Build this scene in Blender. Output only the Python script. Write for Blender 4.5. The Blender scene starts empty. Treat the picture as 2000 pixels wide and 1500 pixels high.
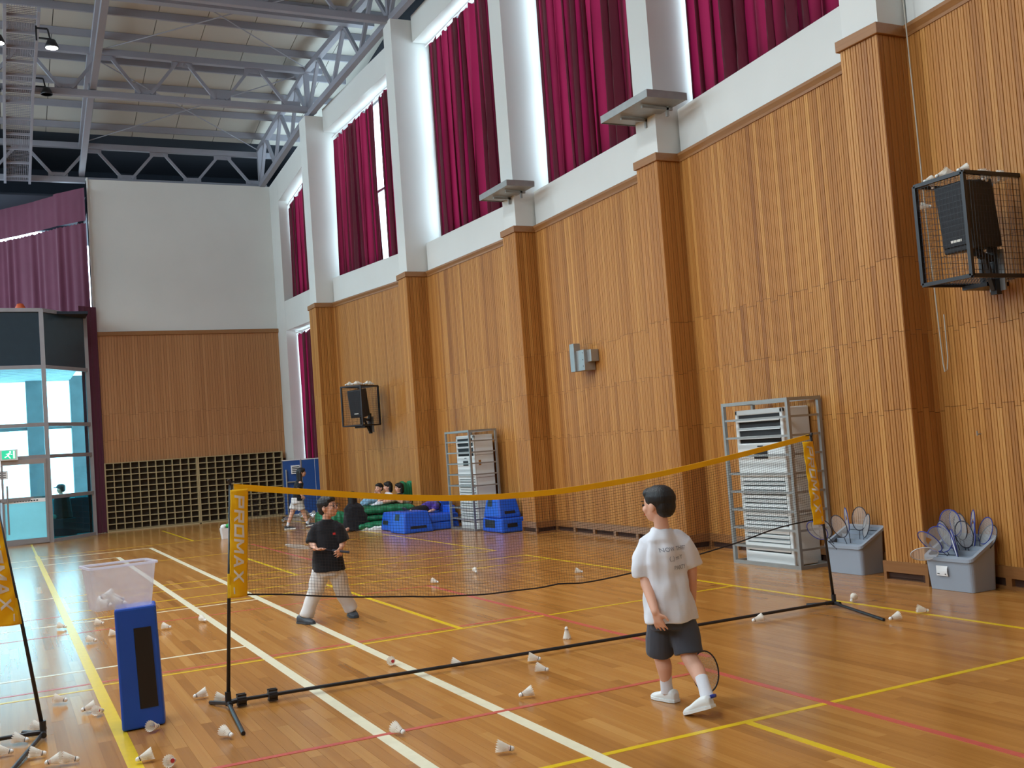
import bpy, bmesh, math, random
from mathutils import Vector, Matrix
from mathutils.bvhtree import BVHTree
random.seed(7)
S = bpy.context.scene
C = S.collection
PI = math.pi
# ------------------------------------------------------------------ camera, world, light, exposure
cam = bpy.data.objects.new('camera', bpy.data.cameras.new('camera'))
C.objects.link(cam)
cam.data.sensor_width = 36.0
cam.data.sensor_fit = 'HORIZONTAL'
cam.data.lens = 2050.0 / 2000.0 * 36.0
cam.data.clip_start = 0.05
cam.data.clip_end = 300
RIGHT, DOWN, FWD = ((0.896509, -0.437019, -0.072702), (-0.041779, 0.079975, -0.995921), (0.441051, 0.89589, 0.05344))
cam.matrix_world = Matrix(((RIGHT[0], -DOWN[0], -FWD[0], 0.0), (RIGHT[1], -DOWN[1], -FWD[1], 0.0),
                           (RIGHT[2], -DOWN[2], -FWD[2], 1.63), (0, 0, 0, 1)))
S.camera = cam
S.view_settings.view_transform = 'Standard'
S.view_settings.look = 'None'
S.view_settings.gamma = 1.0
S.view_settings.use_curve_mapping = False
S.view_settings.exposure = 0.2
S.cycles.use_denoising = True
S.cycles.max_bounces = 8
S.cycles.transparent_max_bounces = 24
S.cycles.sample_clamp_indirect = 6.0
W = bpy.data.worlds.new('daylight'); S.world = W
W.use_nodes = True
bgn = W.node_tree.nodes['Background']
bgn.inputs[0].default_value = (0.70, 0.88, 1.0, 1)
bgn.inputs[1].default_value = 6.0

# ------------------------------------------------------------------ helpers
def lin(r, g, b):
    f = lambda c: (c/255/12.92) if c/255 <= 0.04045 else ((c/255+0.055)/1.055)**2.4
    return (f(r), f(g), f(b), 1.0)

def new_mat(name):
    m = bpy.data.materials.new(name); m.use_nodes = True
    nt = m.node_tree
    return m, nt, nt.nodes['Principled BSDF']

def pmat(name, col, rough=0.5, metal=0.0, var=0.12, scale=6.0, bump=0.0, spec=0.5, coat=0.0, stretch=(1, 1, 1), bscale=None):
    """plain procedural paint / plastic / metal: noise varies the colour a little, optional bump"""
    m, nt, b = new_mat(name)
    N, L = nt.nodes, nt.links
    tc = N.new('ShaderNodeTexCoord'); mp = N.new('ShaderNodeMapping'); mp.inputs['Scale'].default_value = stretch
    L.new(tc.outputs['Object'], mp.inputs[0])
    nz = N.new('ShaderNodeTexNoise'); nz.inputs['Scale'].default_value = scale; nz.inputs['Detail'].default_value = 4
    L.new(mp.outputs[0], nz.inputs['Vector'])
    mx = N.new('ShaderNodeMix'); mx.data_type = 'RGBA'
    mx.inputs[6].default_value = tuple(c*(1-var) for c in col[:3])+(1,)
    mx.inputs[7].default_value = tuple(min(1, c*(1+var)) for c in col[:3])+(1,)
    L.new(nz.outputs['Fac'], mx.inputs[0]); L.new(mx.outputs[2], b.inputs['Base Color'])
    b.inputs['Roughness'].default_value = rough; b.inputs['Metallic'].default_value = metal
    b.inputs['Specular IOR Level'].default_value = spec
    if coat: b.inputs['Coat Weight'].default_value = coat
    if bump:
        bp = N.new('ShaderNodeBump'); bp.inputs['Strength'].default_value = bump; bp.inputs['Distance'].default_value = 0.01
        n2 = N.new('ShaderNodeTexNoise'); n2.inputs['Scale'].default_value = bscale or scale*3
        L.new(mp.outputs[0], n2.inputs['Vector'])
        L.new(n2.outputs['Fac'], bp.inputs['Height']); L.new(bp.outputs[0], b.inputs['Normal'])
    return m

def wood_mat(name, c_dark, c_mid, c_light, axis, rough, coat=0.0, bump=0.03, grain=1.0, spec=0.5):
    """boards: per-board tint from the 'tint' face attribute, grain stretched along an axis"""
    m, nt, b = new_mat(name)
    N, L = nt.nodes, nt.links
    geo = N.new('ShaderNodeNewGeometry'); mp = N.new('ShaderNodeMapping')
    sc = [38*grain]*3; sc[axis] = 0.7*grain; mp.inputs['Scale'].default_value = sc
    at = N.new('ShaderNodeAttribute'); at.attribute_name = 'tint'
    off = N.new('ShaderNodeCombineXYZ')
    mul = N.new('ShaderNodeMath'); mul.operation = 'MULTIPLY'; mul.inputs[1].default_value = 37.0
    L.new(at.outputs['Fac'], mul.inputs[0])
    for k in range(3): L.new(mul.outputs[0], off.inputs[k])
    L.new(off.outputs[0], mp.inputs['Location'])
    L.new(geo.outputs['Position'], mp.inputs['Vector'])
    nz = N.new('ShaderNodeTexNoise'); nz.inputs['Scale'].default_value = 1.0; nz.inputs['Detail'].default_value = 5; nz.inputs['Roughness'].default_value = 0.65
    L.new(mp.outputs[0], nz.inputs['Vector'])
    ad = N.new('ShaderNodeMath'); ad.operation = 'MULTIPLY_ADD'; ad.inputs[1].default_value = 0.55; ad.inputs[2].default_value = -0.27
    L.new(nz.outputs['Fac'], ad.inputs[0])
    ad2 = N.new('ShaderNodeMath'); ad2.operation = 'ADD'
    L.new(ad.outputs[0], ad2.inputs[0]); L.new(at.outputs['Fac'], ad2.inputs[1])
    cr = N.new('ShaderNodeValToRGB')
    cr.color_ramp.elements[0].position = 0.0; cr.color_ramp.elements[0].color = c_dark
    cr.color_ramp.elements[1].position = 1.0; cr.color_ramp.elements[1].color = c_light
    e = cr.color_ramp.elements.new(0.5); e.color = c_mid
    L.new(ad2.outputs[0], cr.inputs[0]); L.new(cr.outputs[0], b.inputs['Base Color'])
    b.inputs['Roughness'].default_value = rough; b.inputs['Coat Weight'].default_value = coat
    b.inputs['Coat Roughness'].default_value = 0.1; b.inputs['Specular IOR Level'].default_value = spec
    if bump:
        bp = N.new('ShaderNodeBump'); bp.inputs['Strength'].default_value = bump; bp.inputs['Distance'].default_value = 0.01
        L.new(nz.outputs['Fac'], bp.inputs['Height']); L.new(bp.outputs[0], b.inputs['Normal'])
    return m

def emit_mat(name, col, strength):
    m, nt, b = new_mat(name)
    b.inputs['Base Color'].default_value = col
    b.inputs['Emission Color'].default_value = col; b.inputs['Emission Strength'].default_value = strength
    return m

def glass_mat(name, tint, gloss=0.08, frost=0.0, frost_col=(0.6, 0.85, 0.9, 1)):
    """thin pane: tinted see-through, a fresnel reflection, optional frosting"""
    m, nt, b = new_mat(name); N, L = nt.nodes, nt.links
    N.remove(b); out = N['Material Output']
    tr = N.new('ShaderNodeBsdfTransparent'); tr.inputs[0].default_value = tint
    gl = N.new('ShaderNodeBsdfGlossy'); gl.inputs['Roughness'].default_value = 0.03
    lw_ = N.new('ShaderNodeLayerWeight'); lw_.inputs[0].default_value = 0.5
    pw = N.new('ShaderNodeMath'); pw.operation = 'POWER'; pw.inputs[1].default_value = 4.0; L.new(lw_.outputs['Facing'], pw.inputs[0])
    fr = N.new('ShaderNodeMath'); fr.operation = 'MULTIPLY_ADD'; fr.inputs[1].default_value = 0.55; fr.inputs[2].default_value = gloss*0.5; L.new(pw.outputs[0], fr.inputs[0])
    m1 = N.new('ShaderNodeMixShader'); L.new(fr.outputs[0], m1.inputs[0]); L.new(tr.outputs[0], m1.inputs[1]); L.new(gl.outputs[0], m1.inputs[2])
    last = m1
    if frost:
        tl = N.new('ShaderNodeBsdfTranslucent'); tl.inputs[0].default_value = frost_col
        df = N.new('ShaderNodeBsdfDiffuse'); df.inputs[0].default_value = frost_col
        a = N.new('ShaderNodeMixShader'); a.inputs[0].default_value = 0.45; L.new(tl.outputs[0], a.inputs[1]); L.new(df.outputs[0], a.inputs[2])
        nz = N.new('ShaderNodeTexNoise'); nz.inputs['Scale'].default_value = 3.0
        mr = N.new('ShaderNodeMapRange'); mr.inputs[3].default_value = frost-0.06; mr.inputs[4].default_value = min(1, frost+0.06)
        L.new(nz.outputs['Fac'], mr.inputs[0])
        m2 = N.new('ShaderNodeMixShader'); L.new(mr.outputs[0], m2.inputs[0])
        L.new(m1.outputs[0], m2.inputs[1]); L.new(a.outputs[0], m2.inputs[2]); last = m2
    L.new(last.outputs[0], out.inputs[0])
    return m

def cloth_mat(name, col, trans, tcol=None, rough=0.9, wscale=220.0, var=0.18):
    """woven cloth: diffuse plus some light coming through"""
    m, nt, b = new_mat(name); N, L = nt.nodes, nt.links
    out = N['Material Output']
    tc = N.new('ShaderNodeTexCoord')
    nz = N.new('ShaderNodeTexNoise'); nz.inputs['Scale'].default_value = 2.5; nz.inputs['Detail'].default_value = 5
    L.new(tc.outputs['Object'], nz.inputs['Vector'])
    mx = N.new('ShaderNodeMix'); mx.data_type = 'RGBA'
    mx.inputs[6].default_value = tuple(c*(1-var) for c in col[:3])+(1,); mx.inputs[7].default_value = tuple(min(1, c*(1+var)) for c in col[:3])+(1,)
    L.new(nz.outputs['Fac'], mx.inputs[0]); L.new(mx.outputs[2], b.inputs['Base Color'])
    b.inputs['Roughness'].default_value = rough; b.inputs['Specular IOR Level'].default_value = 0.25
    b.inputs['Sheen Weight'].default_value = 0.15
    w = N.new('ShaderNodeTexNoise'); w.inputs['Scale'].default_value = wscale
    L.new(tc.outputs['Object'], w.inputs['Vector'])
    bp = N.new('ShaderNodeBump'); bp.inputs['Strength'].default_value = 0.12; bp.inputs['Distance'].default_value = 0.004
    L.new(w.outputs['Fac'], bp.inputs['Height']); L.new(bp.outputs[0], b.inputs['Normal'])
    if trans > 0:
        tl = N.new('ShaderNodeBsdfTranslucent'); tl.inputs[0].default_value = tcol or col
        ms = N.new('ShaderNodeMixShader'); ms.inputs[0].default_value = trans
        L.new(b.outputs[0], ms.inputs[1]); L.new(tl.outputs[0], ms.inputs[2]); L.new(ms.outputs[0], out.inputs[0])
    return m

class MB:
    """collects shapes; build() links them as one mesh object"""
    def __init__(s): s.v = []; s.f = []; s.t = []; s.tint = 0.5
    def add(s, vs, fs):
        o = len(s.v); s.v += [tuple(map(float, p)) for p in vs]
        for q in fs: s.f.append(tuple(o+i for i in q)); s.t.append(s.tint)
        return s
    def box(s, x0, x1, y0, y1, z0, z1):
        return s.add([(x0, y0, z0), (x1, y0, z0), (x1, y1, z0), (x0, y1, z0), (x0, y0, z1), (x1, y0, z1), (x1, y1, z1), (x0, y1, z1)],
                     [(0, 3, 2, 1), (4, 5, 6, 7), (0, 1, 5, 4), (1, 2, 6, 5), (2, 3, 7, 6), (3, 0, 4, 7)])
    def hexa(s, b4, t4):
        return s.add(list(b4)+list(t4), [(3, 2, 1, 0), (4, 5, 6, 7), (0, 1, 5, 4), (1, 2, 6, 5), (2, 3, 7, 6), (3, 0, 4, 7)])
    def bar(s, p, q, w, h, up=(0, 0, 1)):
        p = Vector(p); q = Vector(q); d = (q-p).normalized(); u = Vector(up)
        if abs(d.dot(u)) > 0.98: u = Vector((1, 0, 0))
        a = d.cross(u).normalized()*(w/2); b = a.cross(d).normalized()*(h/2)
        return s.hexa([p-a-b, p+a-b, q+a-b, q-a-b], [p-a+b, p+a+b, q+a+b, q-a+b])
    def tube(s, pts, r, n=6, closed=False, caps=True):
        pts = [Vector(p) for p in pts]; m = len(pts); rs = r if isinstance(r, (list, tuple)) else [r]*m
        rings = []; pa = None
        for i, p in enumerate(pts):
            if closed: d = pts[(i+1) % m]-pts[i-1]
            else: d = pts[min(i+1, m-1)]-pts[max(i-1, 0)]
            d.normalize()
            if pa is None:
                u = Vector((0, 0, 1)) if abs(d.z) < 0.9 else Vector((1, 0, 0)); a = d.cross(u).normalized()
            else:
                a = (pa-d*pa.dot(d)); a = a.normalized() if a.length > 1e-6 else d.orthogonal().normalized()
            pa = a; b = d.cross(a)
            rings.append([p+(a*math.cos(2*PI*k/n)+b*math.sin(2*PI*k/n))*rs[i] for k in range(n)])
        return s.loft(rings, closed, caps)
    def loft(s, rings, closed=False, caps=True):
        n = len(rings[0]); m = len(rings); vs = [p for rg in rings for p in rg]; fs = []
        for i in range(m if closed else m-1):
            j = (i+1) % m
            for k in range(n): fs.append((i*n+k, i*n+(k+1) % n, j*n+(k+1) % n, j*n+k))
        if caps and not closed:
            fs.append(tuple(reversed(range(n)))); fs.append(tuple((m-1)*n+k for k in range(n)))
        return s.add(vs, fs)
    def lathe(s, prof, n=16, c=(0, 0, 0), axis=2):
        """prof: (r, h) from bottom to top"""
        rings = []
        for r, h in prof:
            rg = []
            for k in range(n):
                a = 2*PI*k/n; p = (r*math.cos(a), r*math.sin(a), h)
                if axis == 0: p = (h, r*math.cos(a), r*math.sin(a))
                if axis == 1: p = (r*math.sin(a), h, r*math.cos(a))
                rg.append((c[0]+p[0], c[1]+p[1], c[2]+p[2]))
            rings.append(rg)
        return s.loft(rings)
    def prism(s, poly, z0, z1):
        n = len(poly)
        vs = [(x, y, z0) for x, y in poly]+[(x, y, z1) for x, y in poly]
        return s.add(vs, [tuple(reversed(range(n))), tuple(range(n, 2*n))]+[(k, (k+1) % n, n+(k+1) % n, n+k) for k in range(n)])
    def grid(s, rows):
        m = len(rows); n = len(rows[0])
        return s.add([p for r in rows for p in r], [(i*n+k, i*n+k+1, (i+1)*n+k+1, (i+1)*n+k) for i in range(m-1) for k in range(n-1)])
    def mesh(s, name, o=(0, 0, 0)):
        me = bpy.data.meshes.new(name)
        me.from_pydata([(x-o[0], y-o[1], z-o[2]) for x, y, z in s.v], [], s.f); me.update()
        a = me.attributes.new('tint', 'FLOAT', 'FACE'); a.data.foreach_set('value', s.t)
        return me
    def build(s, name, mat, parent=None, o=(0, 0, 0), smooth=False, bevel=0.0, solid=0.0, subs=0):
        me = s.mesh(name, o)
        return link(name, me, mat, parent, smooth, bevel, solid, subs)

def link(name, me, mat, parent=None, smooth=False, bevel=0.0, solid=0.0, subs=0):
    if mat is not None and not me.materials: me.materials.append(mat)
    if smooth:
        me.polygons.foreach_set('use_smooth', [True]*len(me.polygons))
    ob = bpy.data.objects.new(name, me); C.objects.link(ob)
    if parent is not None: ob.parent = parent
    if solid:
        md = ob.modifiers.new('thick', 'SOLIDIFY'); md.thickness = solid; md.offset = 0
    if bevel:
        md = ob.modifiers.new('bevel', 'BEVEL'); md.width = bevel; md.segments = 2; md.limit_method = 'ANGLE'; md.angle_limit = 0.6
    if subs:
        md = ob.modifiers.new('sub', 'SUBSURF'); md.levels = subs; md.render_levels = subs
    return ob

def tag(o, label, cat=None, group=None, kind=None):
    o['label'] = label
    if cat: o['category'] = cat
    if group: o['group'] = group
    if kind: o['kind'] = kind
    return o

def thing(name, label, cat, loc=(0, 0, 0), rz=0.0, group=None, rot=None):
    o = bpy.data.objects.new(name, None); C.objects.link(o); o.empty_display_size = 0.1
    o.location = loc
    if rot is not None: o.rotation_euler = rot
    else: o.rotation_euler = (0, 0, rz)
    return tag(o, label, cat, group)

def copy_tree(o, parent=None):
    c = o.copy(); C.objects.link(c); c.parent = parent
    for ch in list(o.children): copy_tree(ch, c)
    return c

def struct(o, label, cat): return tag(o, label, cat, kind='structure')

def stuff(o, label=None):
    o['kind'] = 'stuff'
    if label: o['label'] = label
    return o

def text_mesh(body, size, shear=0.0, extrude=0.0, sx=1.0, bold=0.012):
    cu = bpy.data.curves.new('txt', 'FONT'); cu.body = body; cu.size = size; cu.shear = shear; cu.extrude = extrude
    cu.align_x = 'CENTER'; cu.align_y = 'CENTER'; cu.space_character = sx; cu.offset = size*bold
    ob = bpy.data.objects.new('txt', cu); C.objects.link(ob)
    bpy.context.view_layer.update()
    dg = bpy.context.evaluated_depsgraph_get()
    me = bpy.data.meshes.new_from_object(ob.evaluated_get(dg))
    bpy.data.objects.remove(ob); bpy.data.curves.remove(cu)
    return me

# ------------------------------------------------------------------ materials
M = {}
M['plaster'] = pmat('plaster', lin(214, 216, 212), 0.85, var=0.05, scale=1.3, bump=0.06, bscale=25)
M['slat'] = wood_mat('slat_wood', lin(134, 80, 30), lin(174, 117, 54), lin(204, 150, 80), 2, 0.5, coat=0.0, bump=0.04)
M['slat_far'] = wood_mat('slat_wood_far', lin(154, 104, 64), lin(180, 128, 82), lin(198, 148, 102), 2, 0.5, bump=0.04)
M['trim'] = wood_mat('trim_wood', lin(116, 72, 36), lin(148, 102, 58), lin(172, 126, 76), 1, 0.38, coat=0.2)
M['backing'] = pmat('dark_backing', lin(62, 34, 18), 0.8)
M['floorwood'] = wood_mat('floor_wood', lin(134, 84, 36), lin(178, 121, 58), lin(206, 154, 86), 1, 0.20, coat=0.0, bump=0.012, grain=0.7)
M['line_yellow'] = pmat('line_yellow', lin(226, 190, 20), 0.28, var=0.15, scale=14)
M['line_white'] = pmat('line_white', lin(232, 226, 196), 0.28, var=0.12, scale=14)
M['line_red'] = pmat('line_red', lin(200, 88, 78), 0.28, var=0.12, scale=14)
M['curtain'] = cloth_mat('crimson_curtain', (0.15, 0.012, 0.032, 1), 0.40, (0.15, 0.005, 0.028, 1))
M['maroon'] = cloth_mat('maroon_curtain', (0.115, 0.034, 0.060, 1), 0.06, (0.09, 0.012, 0.024, 1))
M['rail'] = pmat('rail_white', lin(225, 225, 225), 0.4)
M['steel'] = pmat('painted_steel', lin(142, 144, 154), 0.5, var=0.08, scale=2)
M['roofpanel'] = pmat('roof_panel', lin(180, 180, 172), 0.7, var=0.06, scale=0.7)
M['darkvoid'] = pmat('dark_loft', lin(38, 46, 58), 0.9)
M['galv'] = pmat('galvanised', lin(158, 160, 158), 0.42, metal=0.55, var=0.15, scale=9)
M['alu'] = pmat('aluminium', lin(178, 178, 182), 0.35, metal=0.75, var=0.08)
M['acwhite'] = pmat('ac_white', lin(222, 226, 224), 0.35, var=0.03)
M['acdark'] = pmat('ac_dark', lin(24, 24, 26), 0.6)
M['black'] = pmat('black_metal', lin(28, 29, 33), 0.4, var=0.1)
M['blackcloth'] = pmat('black_cloth', lin(26, 26, 30), 0.9, var=0.1)
M['grille'] = pmat('speaker_grille', lin(22, 24, 30), 0.55, bump=0.3, scale=60)
M['greybin'] = pmat('grey_plastic', lin(150, 160, 172), 0.45, var=0.04, scale=2)
M['blue'] = pmat('blue_vinyl', lin(24, 88, 204), 0.38, var=0.08, scale=5, bump=0.05, bscale=9)
M['green'] = pmat('green_vinyl', lin(24, 122, 82), 0.5, var=0.15, scale=6, bump=0.25, bscale=14)
M['yellow'] = cloth_mat('yellow_tape', lin(255, 196, 18), 0.22, lin(255, 200, 20), rough=0.6)
M['cord'] = pmat('black_cord', lin(34, 26, 26), 0.8)
M['lettering'] = pmat('silver_print', lin(222, 220, 212), 0.5)
M['feather'] = cloth_mat('feather', lin(246, 243, 232), 0.25, lin(250, 246, 236), rough=0.8, var=0.04)
M['cork'] = pmat('cork_white', lin(246, 246, 242), 0.5, var=0.03)
M['redmark'] = pmat('red_mark', lin(190, 40, 40), 0.6)
M['skin'] = pmat('skin', lin(222, 170, 144), 0.55, var=0.05, scale=9)
M['hair'] = pmat('black_hair', lin(20, 19, 20), 0.55, var=0.3, scale=60, stretch=(1, 1, 0.15), bump=0.4, bscale=120)
M['shirtwhite'] = cloth_mat('white_cotton', lin(232, 236, 244), 0.05, var=0.03)
M['shirtblack'] = cloth_mat('black_cotton', lin(24, 25, 30), 0.0, var=0.1)
M['greyshorts'] = cloth_mat('charcoal_cotton', lin(72, 76, 86), 0.0, var=0.08)
M['whitepants'] = cloth_mat('white_sports_cloth', lin(226, 224, 222), 0.05, var=0.03)
M['shoewhite'] = pmat('white_rubber', lin(232, 236, 234), 0.45, var=0.04)
M['shoedark'] = pmat('dark_slate_rubber', lin(62, 70, 78), 0.55)
M['jeans'] = cloth_mat('light_denim', lin(132, 172, 200), 0.0)
M['purple'] = cloth_mat('purple_cloth', lin(78, 58, 150), 0.0)
M['silver'] = pmat('silver_foil', lin(205, 210, 215), 0.2, metal=0.9, var=0.3, scale=20, bump=0.6)
M['shelfwood'] = pmat('shelf_board', lin(176, 158, 118), 0.5, var=0.08)
M['shelfback'] = pmat('shelf_back', lin(66, 56, 46), 0.8)
M['framegrey'] = pmat('frame_metal', lin(150, 150, 154), 0.4, metal=0.4)
M['darkpanel'] = pmat('dark_panel', lin(36, 56, 68), 0.25)
M['glass'] = glass_mat('blue_glass', (0.62, 0.92, 0.97, 1))
M['teal'] = glass_mat('teal_glass', (0.10, 0.52, 0.58, 1))
M['frost'] = glass_mat('frosted_glass', (0.5, 0.88, 0.92, 1), frost=0.72, frost_col=(0.42, 0.72, 0.76, 1))
M['clear'] = glass_mat('window_glass', (0.95, 0.98, 1.0, 1))
M['plastic'] = glass_mat('clear_plastic', (0.95, 0.96, 1.0, 1), frost=0.34, frost_col=(0.86, 0.88, 0.97, 1))
M['plasticrim'] = glass_mat('plastic_rim', (0.95, 0.96, 1.0, 1), frost=0.75, frost_col=(0.86, 0.88, 0.97, 1))
M['concrete'] = pmat('concrete', lin(176, 186, 190), 0.8, var=0.2, scale=2.5)
M['porchconc'] = pmat('porch_concrete', lin(112, 122, 126), 0.85, var=0.35, scale=3.0)
M['porchceil'] = pmat('porch_ceiling', lin(232, 236, 238), 0.6, var=0.04)
M['lampglow'] = emit_mat('lamp_glow', (0.93, 0.97, 1.0, 1), 60.0)
M['lampoff'] = pmat('lamp_glass', lin(214, 210, 200), 0.2)
M['exitgreen'] = emit_mat('exit_green', (0.02, 0.45, 0.24, 1), 0.9)
M['exitwhite'] = emit_mat('exit_white', (0.85, 1.0, 0.92, 1), 0.9)
M['ttblue'] = pmat('table_blue', lin(44, 84, 150), 0.35, var=0.05)
M['paper'] = pmat('paper', lin(236, 238, 238), 0.7, var=0.03)
M['ink'] = pmat('ink', lin(60, 62, 66), 0.8)
M['racketblue'] = pmat('racket_blue', lin(40, 60, 150), 0.35, var=0.3, scale=14)
M['racketdark'] = pmat('racket_dark', lin(40, 42, 58), 0.35)
M['string'] = pmat('string', lin(206, 208, 208), 0.5)
M['grip'] = pmat('grip_tape', lin(60, 62, 72), 0.85)
M['rope'] = pmat('rope', lin(176, 172, 160), 0.9)
M['greyprint'] = pmat('grey_print', lin(150, 156, 168), 0.8)
M['brown'] = pmat('brown_print', lin(156, 104, 44), 0.7)
M['ball'] = pmat('ball_orange', lin(206, 88, 40), 0.6)
M['ballgreen'] = pmat('ball_green', lin(40, 170, 80), 0.5)
# ------------------------------------------------------------------ floor
FX0, FX1, FY0, FY1 = -8.8, 8.8, -4.2, 29.6
fl = struct(MB().box(FX0, FX1, FY0, FY1, -0.12, -0.0015).build('floor', M['floorwood']), 'glossy brown plank floor of the sports hall with painted court lines', 'floor')
PITCH = 0.0752
planks = []
x = -3.6
while x < 8.75:
    y = 1.5-random.random()*1.4
    while y < FY1:
        ln = random.choice((0.62, 0.9, 1.2, 1.5, 1.8))*random.uniform(0.85, 1.15)
        planks.append((x, y, min(y+ln, FY1))); y += ln
    x += PITCH
def plank_geo(mb, x, y0, y1):
    g, h = 0.0006, 0.0014
    x0, x1 = x+g, x+PITCH-g; y0 += g; y1 -= g
    z = [random.uniform(-0.00012, 0.00012) for _ in range(4)]
    mb.tint = min(1, max(0, random.gauss(0.5, 0.10)))
    mb.add([(x0, y0, -h), (x1, y0, -h), (x1, y1, -h), (x0, y1, -h), (x0, y0, z[0]), (x1, y0, z[1]), (x1, y1, z[2]), (x0, y1, z[3])],
           [(4, 5, 6, 7), (0, 1, 5, 4), (1, 2, 6, 5), (2, 3, 7, 6), (3, 0, 4, 7)])
def near_key(p):
    xc, yc = p[0], (p[1]+p[2])/2
    inframe = (xc > 0.012*yc-0.1) and (p[2] > 3.6) and (xc < 0.95*yc+0.6)
    return (0 if inframe else 1, math.hypot(xc, yc))
planks.sort(key=near_key)
for p in planks[:300]:
    mb = MB(); plank_geo(mb, *p); mb.build('plank', M['floorwood'], fl)
mb = MB()
for p in planks[300:]: plank_geo(mb, *p)
stuff(mb.build('planks_beyond', M['floorwood'], fl))

def court_line(x0, y0, x1, y1, w, mat, z=0.0011):
    mb = MB()
    if abs(x1-x0) > abs(y1-y0): mb.box(x0, x1, y0-w/2, y0+w/2, -0.0005, z)
    else: mb.box(x0-w/2, x0+w/2, y0, y1, -0.0005, z)
    mb.build('court_line', mat, fl)
Yl, Wl, Rl = M['line_yellow'], M['line_white'], M['line_red']
for yb, ys, far, fs in ((13.43, 12.66, 0.0, 4.74), (14.42, 15.17, 27.8, 23.1)):
    for xs in (0.60, 6.62):
        court_line(xs, min(yb, far), xs, max(yb, far), 0.045, Yl, 0.0013)
    court_line(0.6, yb, 6.62, yb, 0.04, Yl); court_line(0.6, ys, 6.62, ys, 0.04, Yl)
court_line(0.6, 8.70, 6.62, 8.70, 0.04, Yl); court_line(-4.0, 8.60, 0.6, 8.60, 0.04, Yl)
court_line(0.6, 4.74, 6.62, 4.74, 0.045, Yl)
court_line(0.6, 19.13, 6.62, 19.13, 0.03, Yl); court_line(0.6, 23.1, 6.62, 23.1, 0.03, Yl)
court_line(0.60, 1.5, 0.60, 23.4, 0.08, Yl, 0.0015)
for a, b in ((8.70, 13.43), (1.5, 4.74), (14.42, 19.13), (23.1, 27.8)): court_line(3.61, a, 3.61, b, 0.05, Yl, 0.0015)
court_line(2.66, 1.5, 2.66, 22.35, 0.075, Wl, 0.0017); court_line(1.90, 1.5, 1.90, 20.85, 0.075, Wl, 0.0017)
court_line(-6, 22.35, 2.69, 22.35, 0.06, Wl); court_line(-6, 20.85, 1.93, 20.85, 0.06, Wl)
court_line(-6, 9.45, 1.9, 9.45, 0.045, Wl); court_line(-6, 12.45, 2.66, 12.45, 0.045, Wl); court_line(-6, 15.2, 0.6, 15.2, 0.045, Wl)
court_line(-6, 5.88, 4.17, 5.88, 0.045, Rl, 0.0019); court_line(-6, 8.83, 4.46, 8.83, 0.04, Rl, 0.0012); court_line(-6, 11.68, 4.46, 11.68, 0.035, Rl, 0.0012)
court_line(4.20, 1.5, 4.20, 6.2, 0.05, Rl, 0.0016); court_line(4.46, 6.2, 4.46, 11.68, 0.05, Rl, 0.0016); court_line(4.30, 15.2, 4.30, 20.6, 0.05, Rl, 0.0016)
court_line(-6, 13.2, 0.6, 13.2, 0.035, Rl, 0.0012)

# ------------------------------------------------------------------ right wall: curved row of bays between pilasters
ZT = 5.35                       # top of the wood trim
PIL = [(2.70, 3.25, 6.95), (7.16, 7.71, 7.65), (11.55, 12.11, 8.08), (16.12, 16.67, 8.187), (20.67, 21.22, 7.847), (25.07, 25.72, 7.10)]
BAYS = [((3.25, 7.45), (7.16, 8.01)), ((7.71, 8.08), (11.55, 8.44)), ((12.11, 8.47), (16.12, 8.575)), ((16.67, 8.55), (20.67, 8.32)), ((21.22, 8.22), (25.07, 7.55))]
HEAD = [(10.9, 10.9), (10.85, 10.8), (10.75, 10.65), (10.6, 10.35), (10.15, 9.65)]
SILL = 5.96
TOP = lambda zh: zh+0.58
wl = MB()
TH = 0.55
def wallprism(mb, a, b, z0a, z0b, z1a, z1b, t=TH):
    (ya, xa), (yb, xb) = a, b
    mb.hexa([(xa, ya, z0a), (xa+t, ya, z0a), (xb+t, yb, z0b), (xb, yb, z0b)], [(xa, ya, z1a), (xa+t, ya, z1a), (xb+t, yb, z1b), (xb, yb, z1b)])
for (a, b), (ha, hb) in zip(BAYS, HEAD):
    a2, b2 = (a[0], a[1]+0.06), (b[0], b[1]+0.06)
    wallprism(wl, a2, b2, 0, 0, SILL, SILL)
    wallprism(wl, a2, b2, ha, hb, TOP(ha), TOP(hb))
ptops = [11.5, 11.45, 11.38, 11.25, 10.85, 10.05]
for (y0, y1, xf), pt in zip(PIL, ptops):
    wl.box(xf+0.07, 9.0, y0+0.04, y1-0.04, 5.24, pt)
wl.box(6.9, 8.0, FY0, 2.70, 0, 11.5)
# far bay beyond the last pilaster (no wood): pier, spandrel over the lower window, header
fa, fb = (25.72, 7.52), (29.5, 7.25)
wallprism(wl, fa, fb, 5.12, 5.12, SILL-0.02, SILL-0.02); wallprism(wl, fa, fb, 9.4, 8.62, 10.0, 9.35)
wallprism(wl, (28.75, 7.30), fb, 0, 0, 9.35, 9.35)
wl.box(7.52, 8.1, 25.70, 25.95, 0, 9.4)
wr = struct(wl.build('wall_right', M['plaster']), 'white plaster side wall with tall curtained windows above wood slat panelling', 'wall')

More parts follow.
